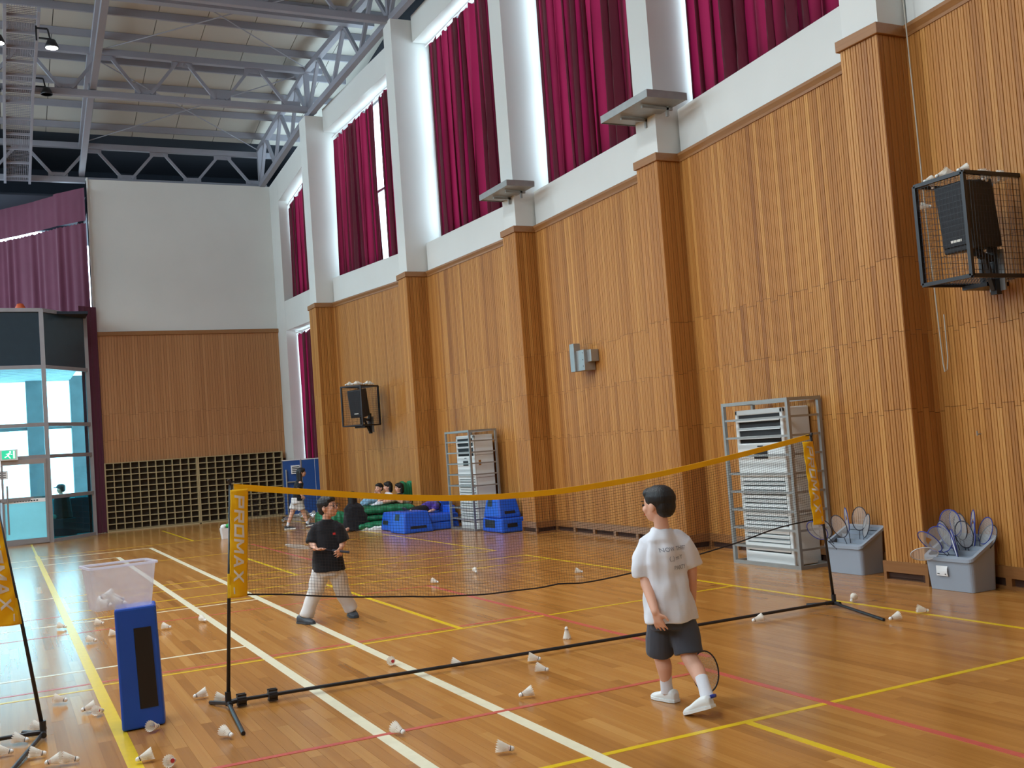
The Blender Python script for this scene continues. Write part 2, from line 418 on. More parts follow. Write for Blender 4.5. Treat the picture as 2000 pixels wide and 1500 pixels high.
ROWS = [(0.20, 1.63), (1.63, 2.37), (2.37, 3.07), (3.07, 5.24)]
def slat_run(out, p, q, pitch=0.073, depth=0.013):
    """vertical boards from plan point p to q, facing the left hand side of p->q; each board has a groove down its middle"""
    p = Vector(p); q = Vector(q)
    d = q-p; ln = d.length; d /= ln; n = Vector((-d.y, d.x))
    k = max(1, round(ln/pitch)); w = ln/k
    for i in range(k):
        a0 = p+d*(i*w); tcol = random.gauss(0.5, 0.10)
        jit = [0]+[random.choice((-.022, .022))+random.uniform(-.008, .008) for _ in range(3)]+[0]
        for r, (z0, z1) in enumerate(ROWS):
            g, e, c = 0.0016, 0.004, 0.003
            prof = [(g, 0), (g+e, 1), (w/2-c, 1), (w/2, .45), (w/2+c, 1), (w-g-e, 1), (w-g, 0)]
            out.append(([a0+d*u+n*(depth*h) for u, h in prof], z0+jit[r]+0.002, z1+jit[r+1]-0.002, min(1, max(0, random.gauss(tcol, 0.07)))))
def slat_geo(mb, s):
    P, z0, z1, t = s
    mb.tint = t; m = len(P)
    mb.add([(v.x, v.y, z0) for v in P]+[(v.x, v.y, z1) for v in P], [(k, k+1, m+k+1, m+k) for k in range(m-1)]+[tuple(range(m, 2*m)), tuple(reversed(range(m)))])
slats = []
for i, (a, b) in enumerate(BAYS):
    slat_run(slats, (a[1]+0.055, a[0]-(0.042 if i else 0)), (b[1]+0.055, b[0]+0.042))
for i, (y0, y1, xf) in enumerate(PIL):
    slat_run(slats, (xf+0.043, y0+0.030), (xf+0.043, y1-0.030))
    xr = BAYS[i-1][1][1]+0.05 if i > 0 else 7.6
    if i > 0: slat_run(slats, (xr, y0+0.043), (xf+0.031, y0+0.043))
    xr2 = BAYS[i][0][1]+0.05 if i < 5 else 7.6
    slat_run(slats, (xf+0.031, y1-0.043), (xr2, y1-0.043))
def skey(s): return math.hypot(s[0][0].x, s[0][0].y)-(0.6 if s[1] > 2.9 else 0)+(50 if s[0][0].y < 4.6 else 0)
slats.sort(key=skey)
for s in slats[:300]:
    mb = MB(); slat_geo(mb, s); mb.build('slat', M['slat'], wr)
mb = MB()
for s in slats[300:]: slat_geo(mb, s)
stuff(mb.build('slats_beyond', M['slat'], wr))
bk = MB()                                  # dark backing behind the boards shows in the joints
for a, b in BAYS: bk.hexa([(a[1]+.052, a[0], .05), (a[1]+.06, a[0], .05), (b[1]+.06, b[0], .05), (b[1]+.052, b[0], .05)], [(a[1]+.052, a[0], 5.25), (a[1]+.06, a[0], 5.25), (b[1]+.06, b[0], 5.25), (b[1]+.052, b[0], 5.25)])
for i, (y0, y1, xf) in enumerate(PIL):
    bk.box(xf+.0425, 8.9, y0+.0425, y1-.0425, .05, 5.25)
bk.build('backing', M['backing'], wr)
# trim caps: profiled rail along each bay and round each pilaster
tn = 0
def trim_rail(pts, zt, name, h=0.115, dp=0.06):
    global tn
    mb = MB()
    for (x0, y0), (x1, y1) in zip(pts, pts[1:]):
        d = Vector((x1-x0, y1-y0)); d.normalize(); n = Vector((-d.y, d.x))
        prof = [(0.0, zt-h), (dp*0.55, zt-h), (dp*0.55, zt-h*0.72), (dp*0.72, zt-h*0.55), (dp, zt-h*0.3), (dp, zt), (0.0, zt)]
        rings = []
        for X, Y in ((x0, y0), (x1, y1)):
            rings.append([(X+n.x*o, Y+n.y*o, z) for o, z in prof])
        mb.tint = random.uniform(.35, .6); mb.loft(rings)
    tn += 1
    return struct(mb.build('trim_%d' % tn, M['trim']), name, 'trim')
ordn = ['nearest', 'second', 'third', 'fourth', 'fifth', 'farthest']
for i, (a, b) in enumerate(BAYS):
    trim_rail([(a[1]+0.06, a[0]), (b[1]+0.06, b[0])], ZT, 'brown wood cap rail along the %s wall bay under the window' % ordn[i])
for i, (y0, y1, xf) in enumerate(PIL[1:]):
    mb = MB(); mb.tint = 0.5
    mb.box(xf, 8.75, y0, y1, ZT-0.11, ZT)
    tn += 1
    struct(mb.build('trim_%d' % tn, M['trim'], bevel=0.006), 'brown wood cap around the top of the %s slatted pilaster' % ordn[i], 'trim')
# baseboard with ventilation slots
bb = MB(); dark = MB()
def base_run(p, q):
    p = Vector(p); q = Vector(q); d = q-p; ln = d.length; d /= ln; n = Vector((-d.y, d.x))
    def seg(a, b, z0, z1, o0, o1, mb):
        A, B = p+d*a, p+d*b
        mb.tint = 0.3
        mb.hexa([(A.x+n.x*o0, A.y+n.y*o0, z0), (A.x+n.x*o1, A.y+n.y*o1, z0), (B.x+n.x*o1, B.y+n.y*o1, z0), (B.x+n.x*o0, B.y+n.y*o0, z0)],
                [(A.x+n.x*o0, A.y+n.y*o0, z1), (A.x+n.x*o1, A.y+n.y*o1, z1), (B.x+n.x*o1, B.y+n.y*o1, z1), (B.x+n.x*o0, B.y+n.y*o0, z1)])
    seg(0, ln, 0.10, 0.205, -0.005, 0.035, bb); seg(0, ln, 0.0, 0.03, -0.005, 0.035, bb)
    seg(0, ln, 0.02, 0.11, -0.02, -0.002, dark)
    k = max(1, round(ln/0.62))
    for i in range(k+1):
        c = ln*i/k; seg(max(0, c-0.035), min(ln, c+0.035), 0.025, 0.105, -0.005, 0.034, bb)
for a, b in BAYS: base_run((a[1]+0.05, a[0]), (b[1]+0.05, b[0]))
for i, (y0, y1, xf) in enumerate(PIL):
    base_run((xf+0.05, y0), (xf+0.05, y1))
    if i > 0: base_run((BAYS[i-1][1][1]+0.06, y0+0.045), (xf+0.02, y0+0.045))
bo = struct(bb.build('baseboard_right', M['trim']), 'brown baseboard with dark ventilation slots along the slatted wall', 'baseboard')
dark.build('slot_shadow_gap', M['backing'], bo)

# windows behind the curtains
wn = 0
def window(a, b, z0, z1a, z1b, label, off=0.48):
    global wn
    wn += 1
    fr = MB(); gl = MB()
    (ya, xa), (yb, xb) = a, b
    P = lambda t, z: (xa+(xb-xa)*t+off, ya+(yb-ya)*t, z)
    for t in (0.0, 0.333, 0.667, 1.0): fr.bar(P(t, z0), P(t, z1a+(z1b-z1a)*t), 0.06, 0.06, up=(1, 0, 0))
    for s in (0.02, 0.45, 0.98): fr.bar(P(0, z0+(z1a-z0)*s), P(1, z0+(z1b-z0)*s), 0.06, 0.06)
    o = struct(fr.build('window_%d' % wn, M['framegrey']), label, 'window')
    for t0, t1 in ((0, .333), (.333, .667), (.667, 1)):
        m = MB(); m.add([P(t0, z0), P(t1, z0), P(t1, z1a+(z1b-z1a)*t1), P(t0, z1a+(z1b-z1a)*t0)], [(0, 1, 2, 3)]); m.build('pane', M['clear'], o)
for i, ((a, b), (ha, hb)) in enumerate(zip(BAYS, HEAD)):
    window(a, b, SILL, ha, hb, 'bright tall window behind crimson curtain in the %s bay' % ordn[i])
window((25.95, 7.52), (28.75, 7.30), SILL, 9.35, 8.75, 'bright window behind the curtain of the corner bay')
window((25.95, 7.52), (28.75, 7.30), 0.1, 5.12, 5.12, 'tall lower corner window behind long crimson curtain')

# curtains
def curtain(name, label, pa, pb, zta, ztb, zba, zbb, seed, nfold, amp=0.055, group=None, mat='curtain', edge=0.0, scal=0.07, hem=0.05, rail=True, bulge=0.0):
    rnd = random.Random(seed)
    ax, ay = pa; bx, by = pb
    d = Vector((bx-ax, by-ay)); ln = d.length; d /= ln; n = Vector((-d.y, d.x))
    nu, nv = max(80, nfold*20), 26
    ph = [rnd.uniform(0, 6.28) for _ in range(6)]; hs = [rnd.uniform(-1, 1) for _ in range(nfold+3)]
    t = thing(name, label, 'curtain', (ax, ay, min(zba, zbb)), 0, group)
    rows = []
    for j in range(nv+1):
        v = j/nv; row = []
        for i in range(nu+1):
            u = i/nu
            zt = zta+(ztb-zta)*u-scal*abs(math.sin(PI*u*nfold*1.5))*1.0
            hh = hs[int(u*nfold)]*(1-(u*nfold) % 1)+hs[int(u*nfold)+1]*((u*nfold) % 1)
            zb = zba+(zbb-zba)*u+hem*hh
            z = zt+(zb-zt)*v
            uu = u+0.02*math.sin(3*v+ph[0])*math.sin(PI*u)
            a = amp*(0.45+0.75*v)
            o = a*(math.sin(2*PI*nfold*uu+ph[1])+0.5*math.sin(2*PI*nfold*0.43*uu+ph[2]+1.3*v)+0.35*math.sin(2*PI*nfold*1.9*uu+ph[3]-0.8*v))
            o += bulge*v*v
            kf = uu*nfold; lat = (0.30+0.28*math.sin(kf*1.7+ph[4])+0.15*v)*ln/nfold*math.sin(4*PI*kf+2*ph[1])*0.75
            sl = edge*v*(1-2*u)*(1 if edge else 0)
            sl += lat*math.sin(PI*min(1, 12*min(u, 1-u))/2)
            row.append((ax+d.x*(ln*uu+sl)+n.x*o, ay+d.y*(ln*uu+sl)+n.y*o, z))
        rows.append(row)
    MB().grid(rows).build('cloth', M[mat], t, (ax, ay, min(zba, zbb)), smooth=True)
    if rail:
        MB().tube([(ax-d.x*.1, ay-d.y*.1, zta+0.03), (bx+d.x*.1, by+d.y*.1, ztb+0.03)], 0.018, 8).build('curtain_rail', M['rail'], t, (ax, ay, min(zba, zbb)))
    return t
def bay_pt(a, b, t, off): return (a[1]+(b[1]-a[1])*t+off, a[0]+(b[0]-a[0])*t)
G = 'crimson window curtains'
CO = 0.27
cl = ['crimson curtain in the window bay nearest the camera', 'crimson curtain cropped by the top right edge above the tall trim', 'crimson curtain between the two metal brackets on the columns', 'wide crimson curtain left of the smaller metal bracket', 'crimson pair']
for i in (0, 1, 2, 3):
    a, b = BAYS[i]; ha, hb = HEAD[i]
    curtain('window_curtain', cl[i], bay_pt(a, b, 0.0, CO), bay_pt(a, b, (0.98, 0.985, 0.955, 0.93)[i], CO), ha-0.16, hb-0.16, SILL+0.0, SILL+0.0, 11+i, 12, 0.065, G, hem=0.04)
a, b = BAYS[4]; ha, hb = HEAD[4]
curtain('window_curtain', 'right half of the parted crimson curtain pair', bay_pt(a, b, 0.0, CO), bay_pt(a, b, 0.385, CO), ha-0.16, ha-0.16+(hb-ha)*.385, SILL, SILL, 21, 5, 0.055, G)
curtain('window_curtain', 'left half of the parted crimson curtain pair', bay_pt(a, b, 0.435, CO), bay_pt(a, b, 0.97, CO), ha-0.16+(hb-ha)*.43, hb-0.16, SILL-0.02, SILL-0.06, 22, 7, 0.05, G, hem=0.07)
curtain('window_curtain', 'small upper crimson curtain in the far corner bay', (7.72, 25.95), (7.56, 28.72), 9.2, 8.62, SILL+0.02, SILL-0.1, 23, 7, 0.05, G, hem=0.09)
curtain('window_curtain', 'long lower crimson curtain behind the folded blue table', (7.74, 25.97), (7.58, 28.72), 5.02, 5.02, 0.12, 0.12, 24, 6, 0.06, G)

# ------------------------------------------------------------------ far wall
FY = 29.5
fw = MB(); fw.box(2.38, 7.35, FY, FY+0.3, 0, 9.36); fw.box(2.38, 2.42, FY-0.04, FY+0.3, 0, 9.4)
wf = struct(fw.build('wall_far', M['plaster']), 'far end wall, white above and wood slats below', 'wall')
fs = []
slat_run(fs, (7.25, FY-0.012), (2.43, FY-0.012), depth=0.009)
mb = MB()
for P, z0, z1, t in fs:
    if z1 < 1.7: continue
    slat_geo(mb, (P, z0, 5.16 if z0 > 3 else z1, .5+(t-.5)*.8))
stuff(mb.build('slats_far', M['slat_far'], wf))
mb = MB(); mb.box(2.44, 7.27, FY-0.012, FY, 1.5, 5.2); mb.build('backing', M['backing'], wf)
mb = MB(); mb.tint = .5; mb.box(2.42, 7.27, FY-0.07, FY, 5.16, 5.27); tn += 1
struct(mb.build('trim_%d' % tn, M['trim'], bevel=.01), 'brown wood cap rail across the far end wall', 'trim')
# pigeonhole shelves
def cubby(x0, x1, ncol, nrow, label):
    t = thing('cubby_shelf', label, 'shelf', (x0, FY-0.05, 0), 0, 'pigeonhole shelves on the far wall')
    o = (x0, FY-0.05, 0); y1 = FY-0.05; y0 = FY-0.22; H = 1.79; th = 0.022
    MB().box(x0, x1, y1-0.01, y1, 0.03, H).build('back_panel', M['shelfback'], t, o)
    MB().box(x0, x1, y0, y1, 0.0, 0.05).build('plinth', M['shelfwood'], t, o)
    rh = (H-0.05)/nrow
    for r in range(nrow+1):
        z = 0.05+r*rh; MB().box(x0, x1, y0, y1-0.01, z-th/2, z+th/2).build('shelf_board', M['shelfwood'], t, o)
    cw = (x1-x0)/ncol
    for c in range(ncol+1):
        xx = x0+c*cw; w = 0.035 if c in (0, ncol) else th
        MB().box(xx-w/2, xx+w/2, y0-0.004, y1-0.01, 0.03, H+th/2).build('divider', M['shelfwood'], t, o)
cubby(2.46, 4.78, 11, 11, 'left pigeonhole shelf of dark square holes beside the maroon curtain')
cubby(4.82, 7.10, 10, 11, 'right pigeonhole shelf of dark square holes beside the corner')

# ------------------------------------------------------------------ glass entrance (left)
EN = [(-3.4, 27.7), (-1.05, 27.5), (1.05, 27.62), (2.12, 28.9)]
ge = thing('glass_entrance', 'bowed glass entrance front with grey frames and dark top panels', 'entrance', (1.05, 27.62, 0)); o = (1.05, 27.62, 0)
RZ = [0.04, 1.08, 2.06, 2.83, 4.22, 5.6]
for i, (x, y) in enumerate(EN): MB().box(x-0.05, x+0.05, y-0.05, y+0.07, 0, 5.62).build('mullion', M['framegrey'], ge, o)
for i, ((x0, y0), (x1, y1)) in enumerate(zip(EN, EN[1:])):
    for z in RZ:
        MB().bar((x0, y0, z), (x1, y1, z), 0.09, 0.09 if z > 0.5 else 0.08).build('rail', M['framegrey'], ge, o)
    for z0, z1 in zip(RZ, RZ[1:]):
        if i == 1 and z1 <= 2.1: continue
        m = MB()
        m.hexa([(x0, y0-.006, z0), (x1, y1-.006, z0), (x1, y1+.006, z0), (x0, y0+.006, z0)], [(x0, y0-.006, z1), (x1, y1-.006, z1), (x1, y1+.006, z1), (x0, y0+.006, z1)])
        m.build('dark_panel' if z0 > 4 else 'pane', M['darkpanel'] if z0 > 4 else (M['teal'] if z0 < 0.5 else M['glass']), ge, o)
MB().box(-3.5, 2.14, 28.0, 29.4, 5.55, 5.62).build('roof_slab', M['darkvoid'], ge, o)
# glass door leaves
def door_leaf(x0, x1, y, label, n):
    t = struct(MB().box(x0, x1, y-.03, y+.03, 0.02, 0.14).build('door_%d' % n, M['framegrey']), label, 'door')
    for a, b in ((x0, x0+.05), (x1-.05, x1)): MB().box(a, b, y-.025, y+.025, 0.14, 2.0).build('stile', M['framegrey'], t)
    MB().box(x0, x1, y-.03, y+.03, 1.9, 2.02).build('top_rail', M['alu'], t)
    MB().box(x0, x1, y-.005, y+.005, 1.02, 1.9).build('pane', M['glass'], t)
    MB().box(x0, x1, y-.006, y+.006, .14, 1.0).build('frosted_pane', M['frost'], t)
    b = MB().box(x0+.05, x1-.05, y-.009, y-.007, .99, 1.08).build('notice_strip', M['paper'], t)
    for k in range(9):
        xx = x0+.25+k*.06; MB().box(xx, xx+.04, y-.011, y-.0095, 1.02, 1.05).build('letter_mark', M['ink'], b)
    hx = x0+.12
    h = MB(); h.tube([(hx, y-.08, .28), (hx, y-.08, 1.42)], .022, 10); h.bar((hx, y, .33), (hx, y-.08, .33), .03, .03); h.bar((hx, y, 1.37), (hx, y-.08, 1.37), .03, .03)
    h.build('pull_handle', M['alu'], t)
door_leaf(0.02, 1.0, 27.56, 'glass entrance door with long pull handle beside the teal pane', 1)
door_leaf(-1.0, -0.02, 27.53, 'second glass entrance door leaf at the left edge', 2)
ex = thing('exit_sign', 'green running figure exit sign above the glass door', 'sign', (0.17, 27.48, 2.0)); o = (0.17, 27.48, 2.0)
MB().box(-.06, .40, 27.44, 27.50, 2.02, 2.27).build('housing', M['rail'], ex, o)
MB().box(.06, .35, 27.432, 27.44, 2.05, 2.25).build('green_face', M['exitgreen'], ex, o)
rm_ = MB(); rm_.lathe([(0.001, -.002), (.022, -.001), (.022, .001), (.001, .002)], 10, (.24, 27.429, 2.215), 1)
rm_.bar((.22, 27.43, 2.185), (.19, 27.43, 2.13), .004, .035, (1, 0, 0)); rm_.bar((.19, 27.43, 2.13), (.24, 27.43, 2.065), .004, .02, (1, 0, 0)); rm_.bar((.19, 27.43, 2.13), (.12, 27.43, 2.09), .004, .02, (1, 0, 0))
rm_.bar((.22, 27.43, 2.18), (.28, 27.43, 2.15), .004, .016, (1, 0, 0)); rm_.bar((.22, 27.43, 2.18), (.15, 27.43, 2.165), .004, .016, (1, 0, 0))
rm_.box(.30, .335, 27.428, 27.432, 2.06, 2.24); rm_.build('running_figure', M['exitwhite'], ex, o)
pn = thing('paper_notice', 'small white paper notice taped on the glass door', 'notice', (0.05, 27.54, 1.6))
MB().box(-.12, .17, 27.543, 27.546, 1.58, 1.78).build('sheet', M['paper'], pn, (0.05, 27.54, 1.6))
for z in (1.72, 1.67, 1.62): MB().box(-.09, .13, 27.540, 27.5425, z, z+.02).build('text_line', M['ink'], pn, (0.05, 27.54, 1.6))
# maroon drapes beside and above the entrance
curtain('side_drape', 'maroon drape hanging floor to head beside the glass entrance', (2.41, 29.28), (1.99, 28.98), 5.9, 5.9, 0.02, 0.02, 31, 3, 0.03, None, 'maroon', scal=0, hem=0, rail=False)
arc = [(2.30, 29.32), (1.65, 30.1), (1.0, 31.1), (0.3, 32.0), (-1.2, 33.0), (-3.5, 33.4)]
def arc_sheet(z0, z1, nfold, amp, seed, scal=0.0):
    rnd = random.Random(seed); pts = []
    for (x0, y0), (x1, y1) in zip(arc, arc[1:]):
        for k in range(40): pts.append((x0+(x1-x0)*k/40, y0+(y1-y0)*k/40))
    pts.append(arc[-1]); rows = []
    for j in range(13):
        v = j/12; row = []
        for i, (x, y) in enumerate(pts):
            o = amp*(0.5+.5*v)*(math.sin(i*0.62+.8*math.sin(i*.11))*(.6+.5*math.sin(i*.17+2))+.5*math.sin(i*.27+1))
            row.append((x+o*.7, y+o*.7, z1+(z0-z1)*v-(scal*abs(math.sin(i*.62)) if j == 0 else 0)))
        rows.append(row)
    return MB().grid(rows)
uc = thing('upper_curtain', 'long maroon curtain in folds above the glass entrance', 'curtain', (2.3, 29.32, 5.7))
arc_sheet(5.62, 8.175, 40, 0.05, 3, 0.03).build('cloth', M['maroon'], uc, (2.3, 29.32, 5.7), smooth=True)
va = thing('curtain_valance', 'flat maroon valance band above the entrance curtain', 'valance', (2.3, 29.32, 8.2))
arc_sheet(8.215, 9.09, 40, 0.008, 4).build('cloth', M['maroon'], va, (2.3, 29.32, 8.2), smooth=True)
bl = tag(MB().lathe([(.001, -.12), (.07, -.1), (.12, 0), (.07, .1), (.001, .12)], 14, (0, 0, 0)).build('basketball', M['ball'], smooth=True), 'orange ball resting on top of the glass entrance', 'ball'); bl.location = (0.62, 28.2, 5.74)
# porch outside the glass
po = MB(); po.box(-6, 4, 29.0, 36, -0.2, -0.01)
porch = struct(po.build('floor_porch', M['concrete']), 'concrete porch floor outside the glass entrance', 'floor')
pc = struct(MB().box(-6, 2.0, 29.1, 34.3, 4.4, 4.5).build('ceiling_porch', M['porchceil']), 'white boarded porch ceiling seen through the glass', 'ceiling')
for k in range(18): MB().box(-6+.0, 2.0, 29.2+k*.28, 29.23+k*.28, 4.388, 4.402).build('ceiling_groove', M['concrete'], pc)
for x0, x1, lb in ((0.78, 1.27, 'mottled concrete porch column behind the left glass panes'), (1.98, 2.9, 'wide concrete porch column behind the right glass panes'), (-1.6, -1.1, 'concrete porch column left of the doors')):
    tag(MB().box(x0, x1, 33.7, 34.2, -.01, 4.5).build('porch_column', M['porchconc'], bevel=.02), lb, 'column')
tag(MB().box(-6, 3.2, 33.9, 34.0, 2.95, 3.08).build('porch_beam', M['porchconc']), 'thin horizontal porch beam crossing the bright openings', 'beam')
tag(MB().box(1.25, 3.2, 30.6, 30.9, 0.0, 0.95).build('porch_counter', M['darkpanel'], bevel=.02), 'dark counter outside behind the lower teal pane', 'counter')
struct(MB().box(-6, 3.2, 34.6, 34.7, 0, 1.0).build('wall_porch', M['concrete']), 'low pale porch wall beyond the glass doors', 'wall')
# ------------------------------------------------------------------ roof
RP = [(-5.0, 12.5), (5.0, 12.8), (11.8, 12.75), (16.4, 12.55), (20.95, 12.2), (25.35, 11.6), (29.8, 10.68)]
def zroof(y):
    for (a, za), (b, zb) in zip(RP, RP[1:]):
        if y <= b: return za+(zb-za)*(y-a)/(b-a)
    return RP[-1][1]
cb = MB()
for (a, za), (b, zb) in zip(RP, RP[1:]):
    cb.hexa([(-9.2, a, za+.07), (9.2, a, za+.07), (9.2, b, zb+.07), (-9.2, b, zb+.07)], [(-9.2, a, za+.2), (9.2, a, za+.2), (9.2, b, zb+.2), (-9.2, b, zb+.2)])
ce = struct(cb.build('ceiling', M['darkvoid']), 'steel framed roof of cream panels over the hall', 'ceiling')
for (a, za), (b, zb) in zip(RP[2:], RP[3:]):
    for k in range(13):
        x0 = -5.0+k*1.08; x1 = x0+1.065
        MB().hexa([(x0, a, za), (x1, a, za), (x1, b, zb), (x0, b, zb)], [(x0, a, za+.06), (x1, a, za+.06), (x1, b, zb+.06), (x0, b, zb+.06)]).build('roof_panel', M['roofpanel'], ce)
MB().hexa([(-9.2, -5, 12.5), (9.2, -5, 12.5), (9.2, 11.78, 12.75), (-9.2, 11.78, 12.75)], [(-9.2, -5, 12.56), (9.2, -5, 12.56), (9.2, 11.78, 12.81), (-9.2, 11.78, 12.81)]).build('roof_panel', M['roofpanel'], ce)
yy = 29.2
while yy > 12:
    z = zroof(yy)
    MB().box(-9, 8.6, yy-.03, yy+.03, z-.17, z-.005).build('purlin', M['steel'], ce); yy -= 1.05
z = zroof(22.9); MB().box(-9, 8.3, 22.75, 22.95, z-.42, z-.18).build('deep_purlin', M['steel'], ce)
TR = [(29.8, 9.33, 10.42, 7.25, 'truss just above the white far wall'), (25.35, 10.20, 11.36, 7.55, 'truss spanning to the farthest pilaster with two unlit lamps'), (20.95, 10.82, 11.95, 8.1, 'truss cut by the top edge of the photo'),
      (16.4, 11.0, 12.3, 8.4, 'fourth truss overhead towards the camera'), (11.8, 11.1, 12.5, 8.3, 'fifth truss overhead towards the camera')]
for y, zb, zt, xe, lb in TR:
    t = thing('roof_truss', 'grey steel '+lb, 'truss', (0, y, zb), 0, 'roof trusses across the hall'); o = (0, y, zb)
    MB().box(-8.8, xe, y-.07, y+.07, zb, zb+.15).build('bottom_chord', M['steel'], t, o, bevel=.01)
    MB().box(-8.8, xe+.2, y-.07, y+.07, zt-.15, zt).build('top_chord', M['steel'], t, o, bevel=.01)
    xs = []; x = 1.72-1.73*6
    while x < xe:
        xs.append((x, 0)); xs.append((x+.865, 1)); x += 1.73
    gp = MB(); 
    for (xa, ka), (xb, kb) in zip(xs, xs[1:]):
        if xb > xe: break
        za, zbb = (zb+.17 if ka == 0 else zt-.17), (zb+.17 if kb == 0 else zt-.17)
        MB().bar((xa+.12, y, za), (xb-.12, y, zbb), .07, .07, (0, 1, 0)).build('brace', M['steel'], t, o)
    for xa, ka in xs:
        if xa > xe-.1: break
        z0 = zb+.1 if ka == 0 else zt-.26
        MB().box(xa-.24, xa+.24, y-.012, y+.012, z0, z0+.17).build('gusset_plate', M['steel'], t, o)
# lattice girder standing along the wall head between the columns
gt = [(7.05, 29.6, 9.4), (7.35, 25.4, 10.15), (8.0, 20.95, 10.9), (8.35, 16.4, 11.15), (8.2, 11.8, 11.3)]
for i, (p, q) in enumerate(zip(gt, gt[1:])):
    t = thing('wall_girder', 'grey lattice girder above the window wall, %s bay from the corner' % ['first', 'second', 'third', 'fourth'][i], 'girder', p, 0, 'lattice girders along the wall head')
    P, Q = Vector(p), Vector(q); hP = zroof(P.y)-P.z-.3; hQ = zroof(Q.y)-Q.z-.3
    MB().bar(P, Q, .14, .14).build('bottom_chord', M['steel'], t, p); MB().bar(P+Vector((0, 0, hP)), Q+Vector((0, 0, hQ)), .14, .14).build('top_chord', M['steel'], t, p)
    n = 6
    for k in range(n):
        a = P.lerp(Q, k/n); b = P.lerp(Q, (k+1)/n)
        if k % 2: a = a+Vector((0, 0, hP))
        else: b = b+Vector((0, 0, hQ))
        MB().bar(a, b, .08, .08).build('brace', M['steel'], t, p)
    MB().bar(P, P+Vector((0, 0, hP)), .12, .12).build('post', M['steel'], t, p)
# beams and catwalk running the length of the hall
for x, lb in ((2.3, 'grey ridge tie beam running lengthwise right of the catwalk'),):
    t = thing('tie_beam', lb, 'beam', (x, 21, 10.4))
    for a, b in zip(TR, TR[1:]):
        MB().bar((x, a[0], a[1]+.25), (x-.03, b[0], b[1]+.25), .14, .16).build('beam_segment', M['steel'], t, (x, 21, 10.4))
        MB().bar((x+.02, a[0], a[2]-.1), (x-.03, b[0], b[2]-.1), .12, .14).build('upper_segment', M['steel'], t, (x, 21, 10.4))
cw = thing('catwalk', 'grey mesh maintenance catwalk hung along the roof at left', 'catwalk', (.75, 21, 10.1)); o = (.75, 21, 10.1)
for a, b in zip(TR, TR[1:]):
    za, zb = a[1]-.04, b[1]-.04
    if a is TR[1] or a is TR[0]: zb = b[1]-.04-(.45 if b is TR[2] else 0)
    for x in (.44, 1.02): MB().bar((x, a[0]-.001, za), (x, b[0]+.001, zb), .06, .1).build('side_rail', M['steel'], cw, o)
    n = 6
    for k in range(n):
        y = a[0]+(b[0]-a[0])*(k+.5)/n; z = za+(zb-za)*(k+.5)/n
        MB().bar((.47, y, z), (.99, y, z), .05, .06).build('rung', M['steel'], cw, o)
    g = MB()
    for k in range(13): x = .47+k*.045; g.bar((x, a[0], za+.03), (x, b[0], zb+.03), .008, .02)
    for k in range(60):
        y = a[0]+(b[0]-a[0])*k/60; z = za+(zb-za)*k/60+.03; g.bar((.46, y, z), (1.0, y, z), .008, .01)
    stuff(g.build('floor_grating', M['steel'], cw, o))
# cross bracing rods
for i, (p, q) in enumerate((((2.4, 25.35, 11.3), (7.3, 21.2, 11.8)), ((7.3, 25.2, 11.3), (2.4, 21.2, 11.8)), ((2.4, 29.6, 10.4), (7.1, 25.6, 11.2)), ((7.1, 29.6, 10.4), (2.4, 25.6, 11.2)))):
    tag(MB().tube([(0, 0, 0), Vector(q)-Vector(p)], .014, 6).build('brace_rod', M['steel']), ['thin bracing rod rising right in the nearer roof panel', 'thin bracing rod rising left in the nearer roof panel', 'thin bracing rod rising right above the far truss', 'thin bracing rod rising left above the far truss'][i], 'rod', 'roof bracing rods').location = p
# dark loft behind the far wall and above the window wall
dv = MB(); dv.box(-9.2, 9.2, 33.9, 34.1, 8.9, 11.2); dv.box(-9.2, 9.2, 29.8, 34.1, 10.75, 10.95); dv.box(2.4, 9.2, 29.75, 34.1, 8.5, 8.6)  # last box: unseen slab added to shut out sky light from below
dv.box(-9.2, 2.4, 30.2, 34.1, 9.05, 9.1)  # unseen slab added so sky light cannot leak over the curtain
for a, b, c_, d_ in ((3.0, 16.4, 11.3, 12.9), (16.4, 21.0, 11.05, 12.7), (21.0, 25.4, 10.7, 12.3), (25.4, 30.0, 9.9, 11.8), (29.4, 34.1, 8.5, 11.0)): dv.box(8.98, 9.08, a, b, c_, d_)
struct(dv.build('wall_loft', M['darkvoid']), 'dark loft space behind the far wall and above the windows, closed by added light blocking slabs', 'wall')

# ------------------------------------------------------------------ rest of the hall shell (behind and left of the camera)
lw = MB(); lw.box(-9.2, -8.7, FY0, 29.6, 0, 5.96)
lw.box(-9.2, -8.7, FY0, 29.6, 10.6, 12.9)
for y in (-4.0, .2, 4.7, 9.2, 13.7, 18.2, 22.7, 27.2): lw.box(-9.2, -8.5, y-.3, y+.3, 5.9, 10.7)
struct(lw.build('wall_left', M['plaster']), 'white side wall with tall windows left of the camera', 'wall')
wd = MB(); wd.box(-8.72, -8.66, FY0, 29.6, 0.02, 5.3); wd.build('panelling', M['slat'], bpy.data.objects['wall_left'])
bw = MB(); bw.box(-9.2, 9.2, FY0-.3, FY0, 0, 12.9)
struct(bw.build('wall_back', M['slat_far']), 'wood panelled wall behind the camera', 'wall')
ll = MB(); ll.box(-8.8, -3.4, 28.6, 29.0, 0, 9.0)
struct(ll.build('wall_far_left', M['plaster']), 'plain end wall left of the glass entrance', 'wall')
for y in (2.4, 6.9, 11.4, 15.9, 20.4, 24.9):     # daylight portals in the left hand windows
    l = bpy.data.lights.new('window_daylight', 'AREA'); l.shape = 'RECTANGLE'; l.size = 3.9; l.size_y = 4.6
    l.cycles.is_portal = True
    ob = bpy.data.objects.new('window_daylight', l); C.objects.link(ob); ob.location = (-9.25, y, 8.28); ob.rotation_euler = (0, -PI/2, 0)

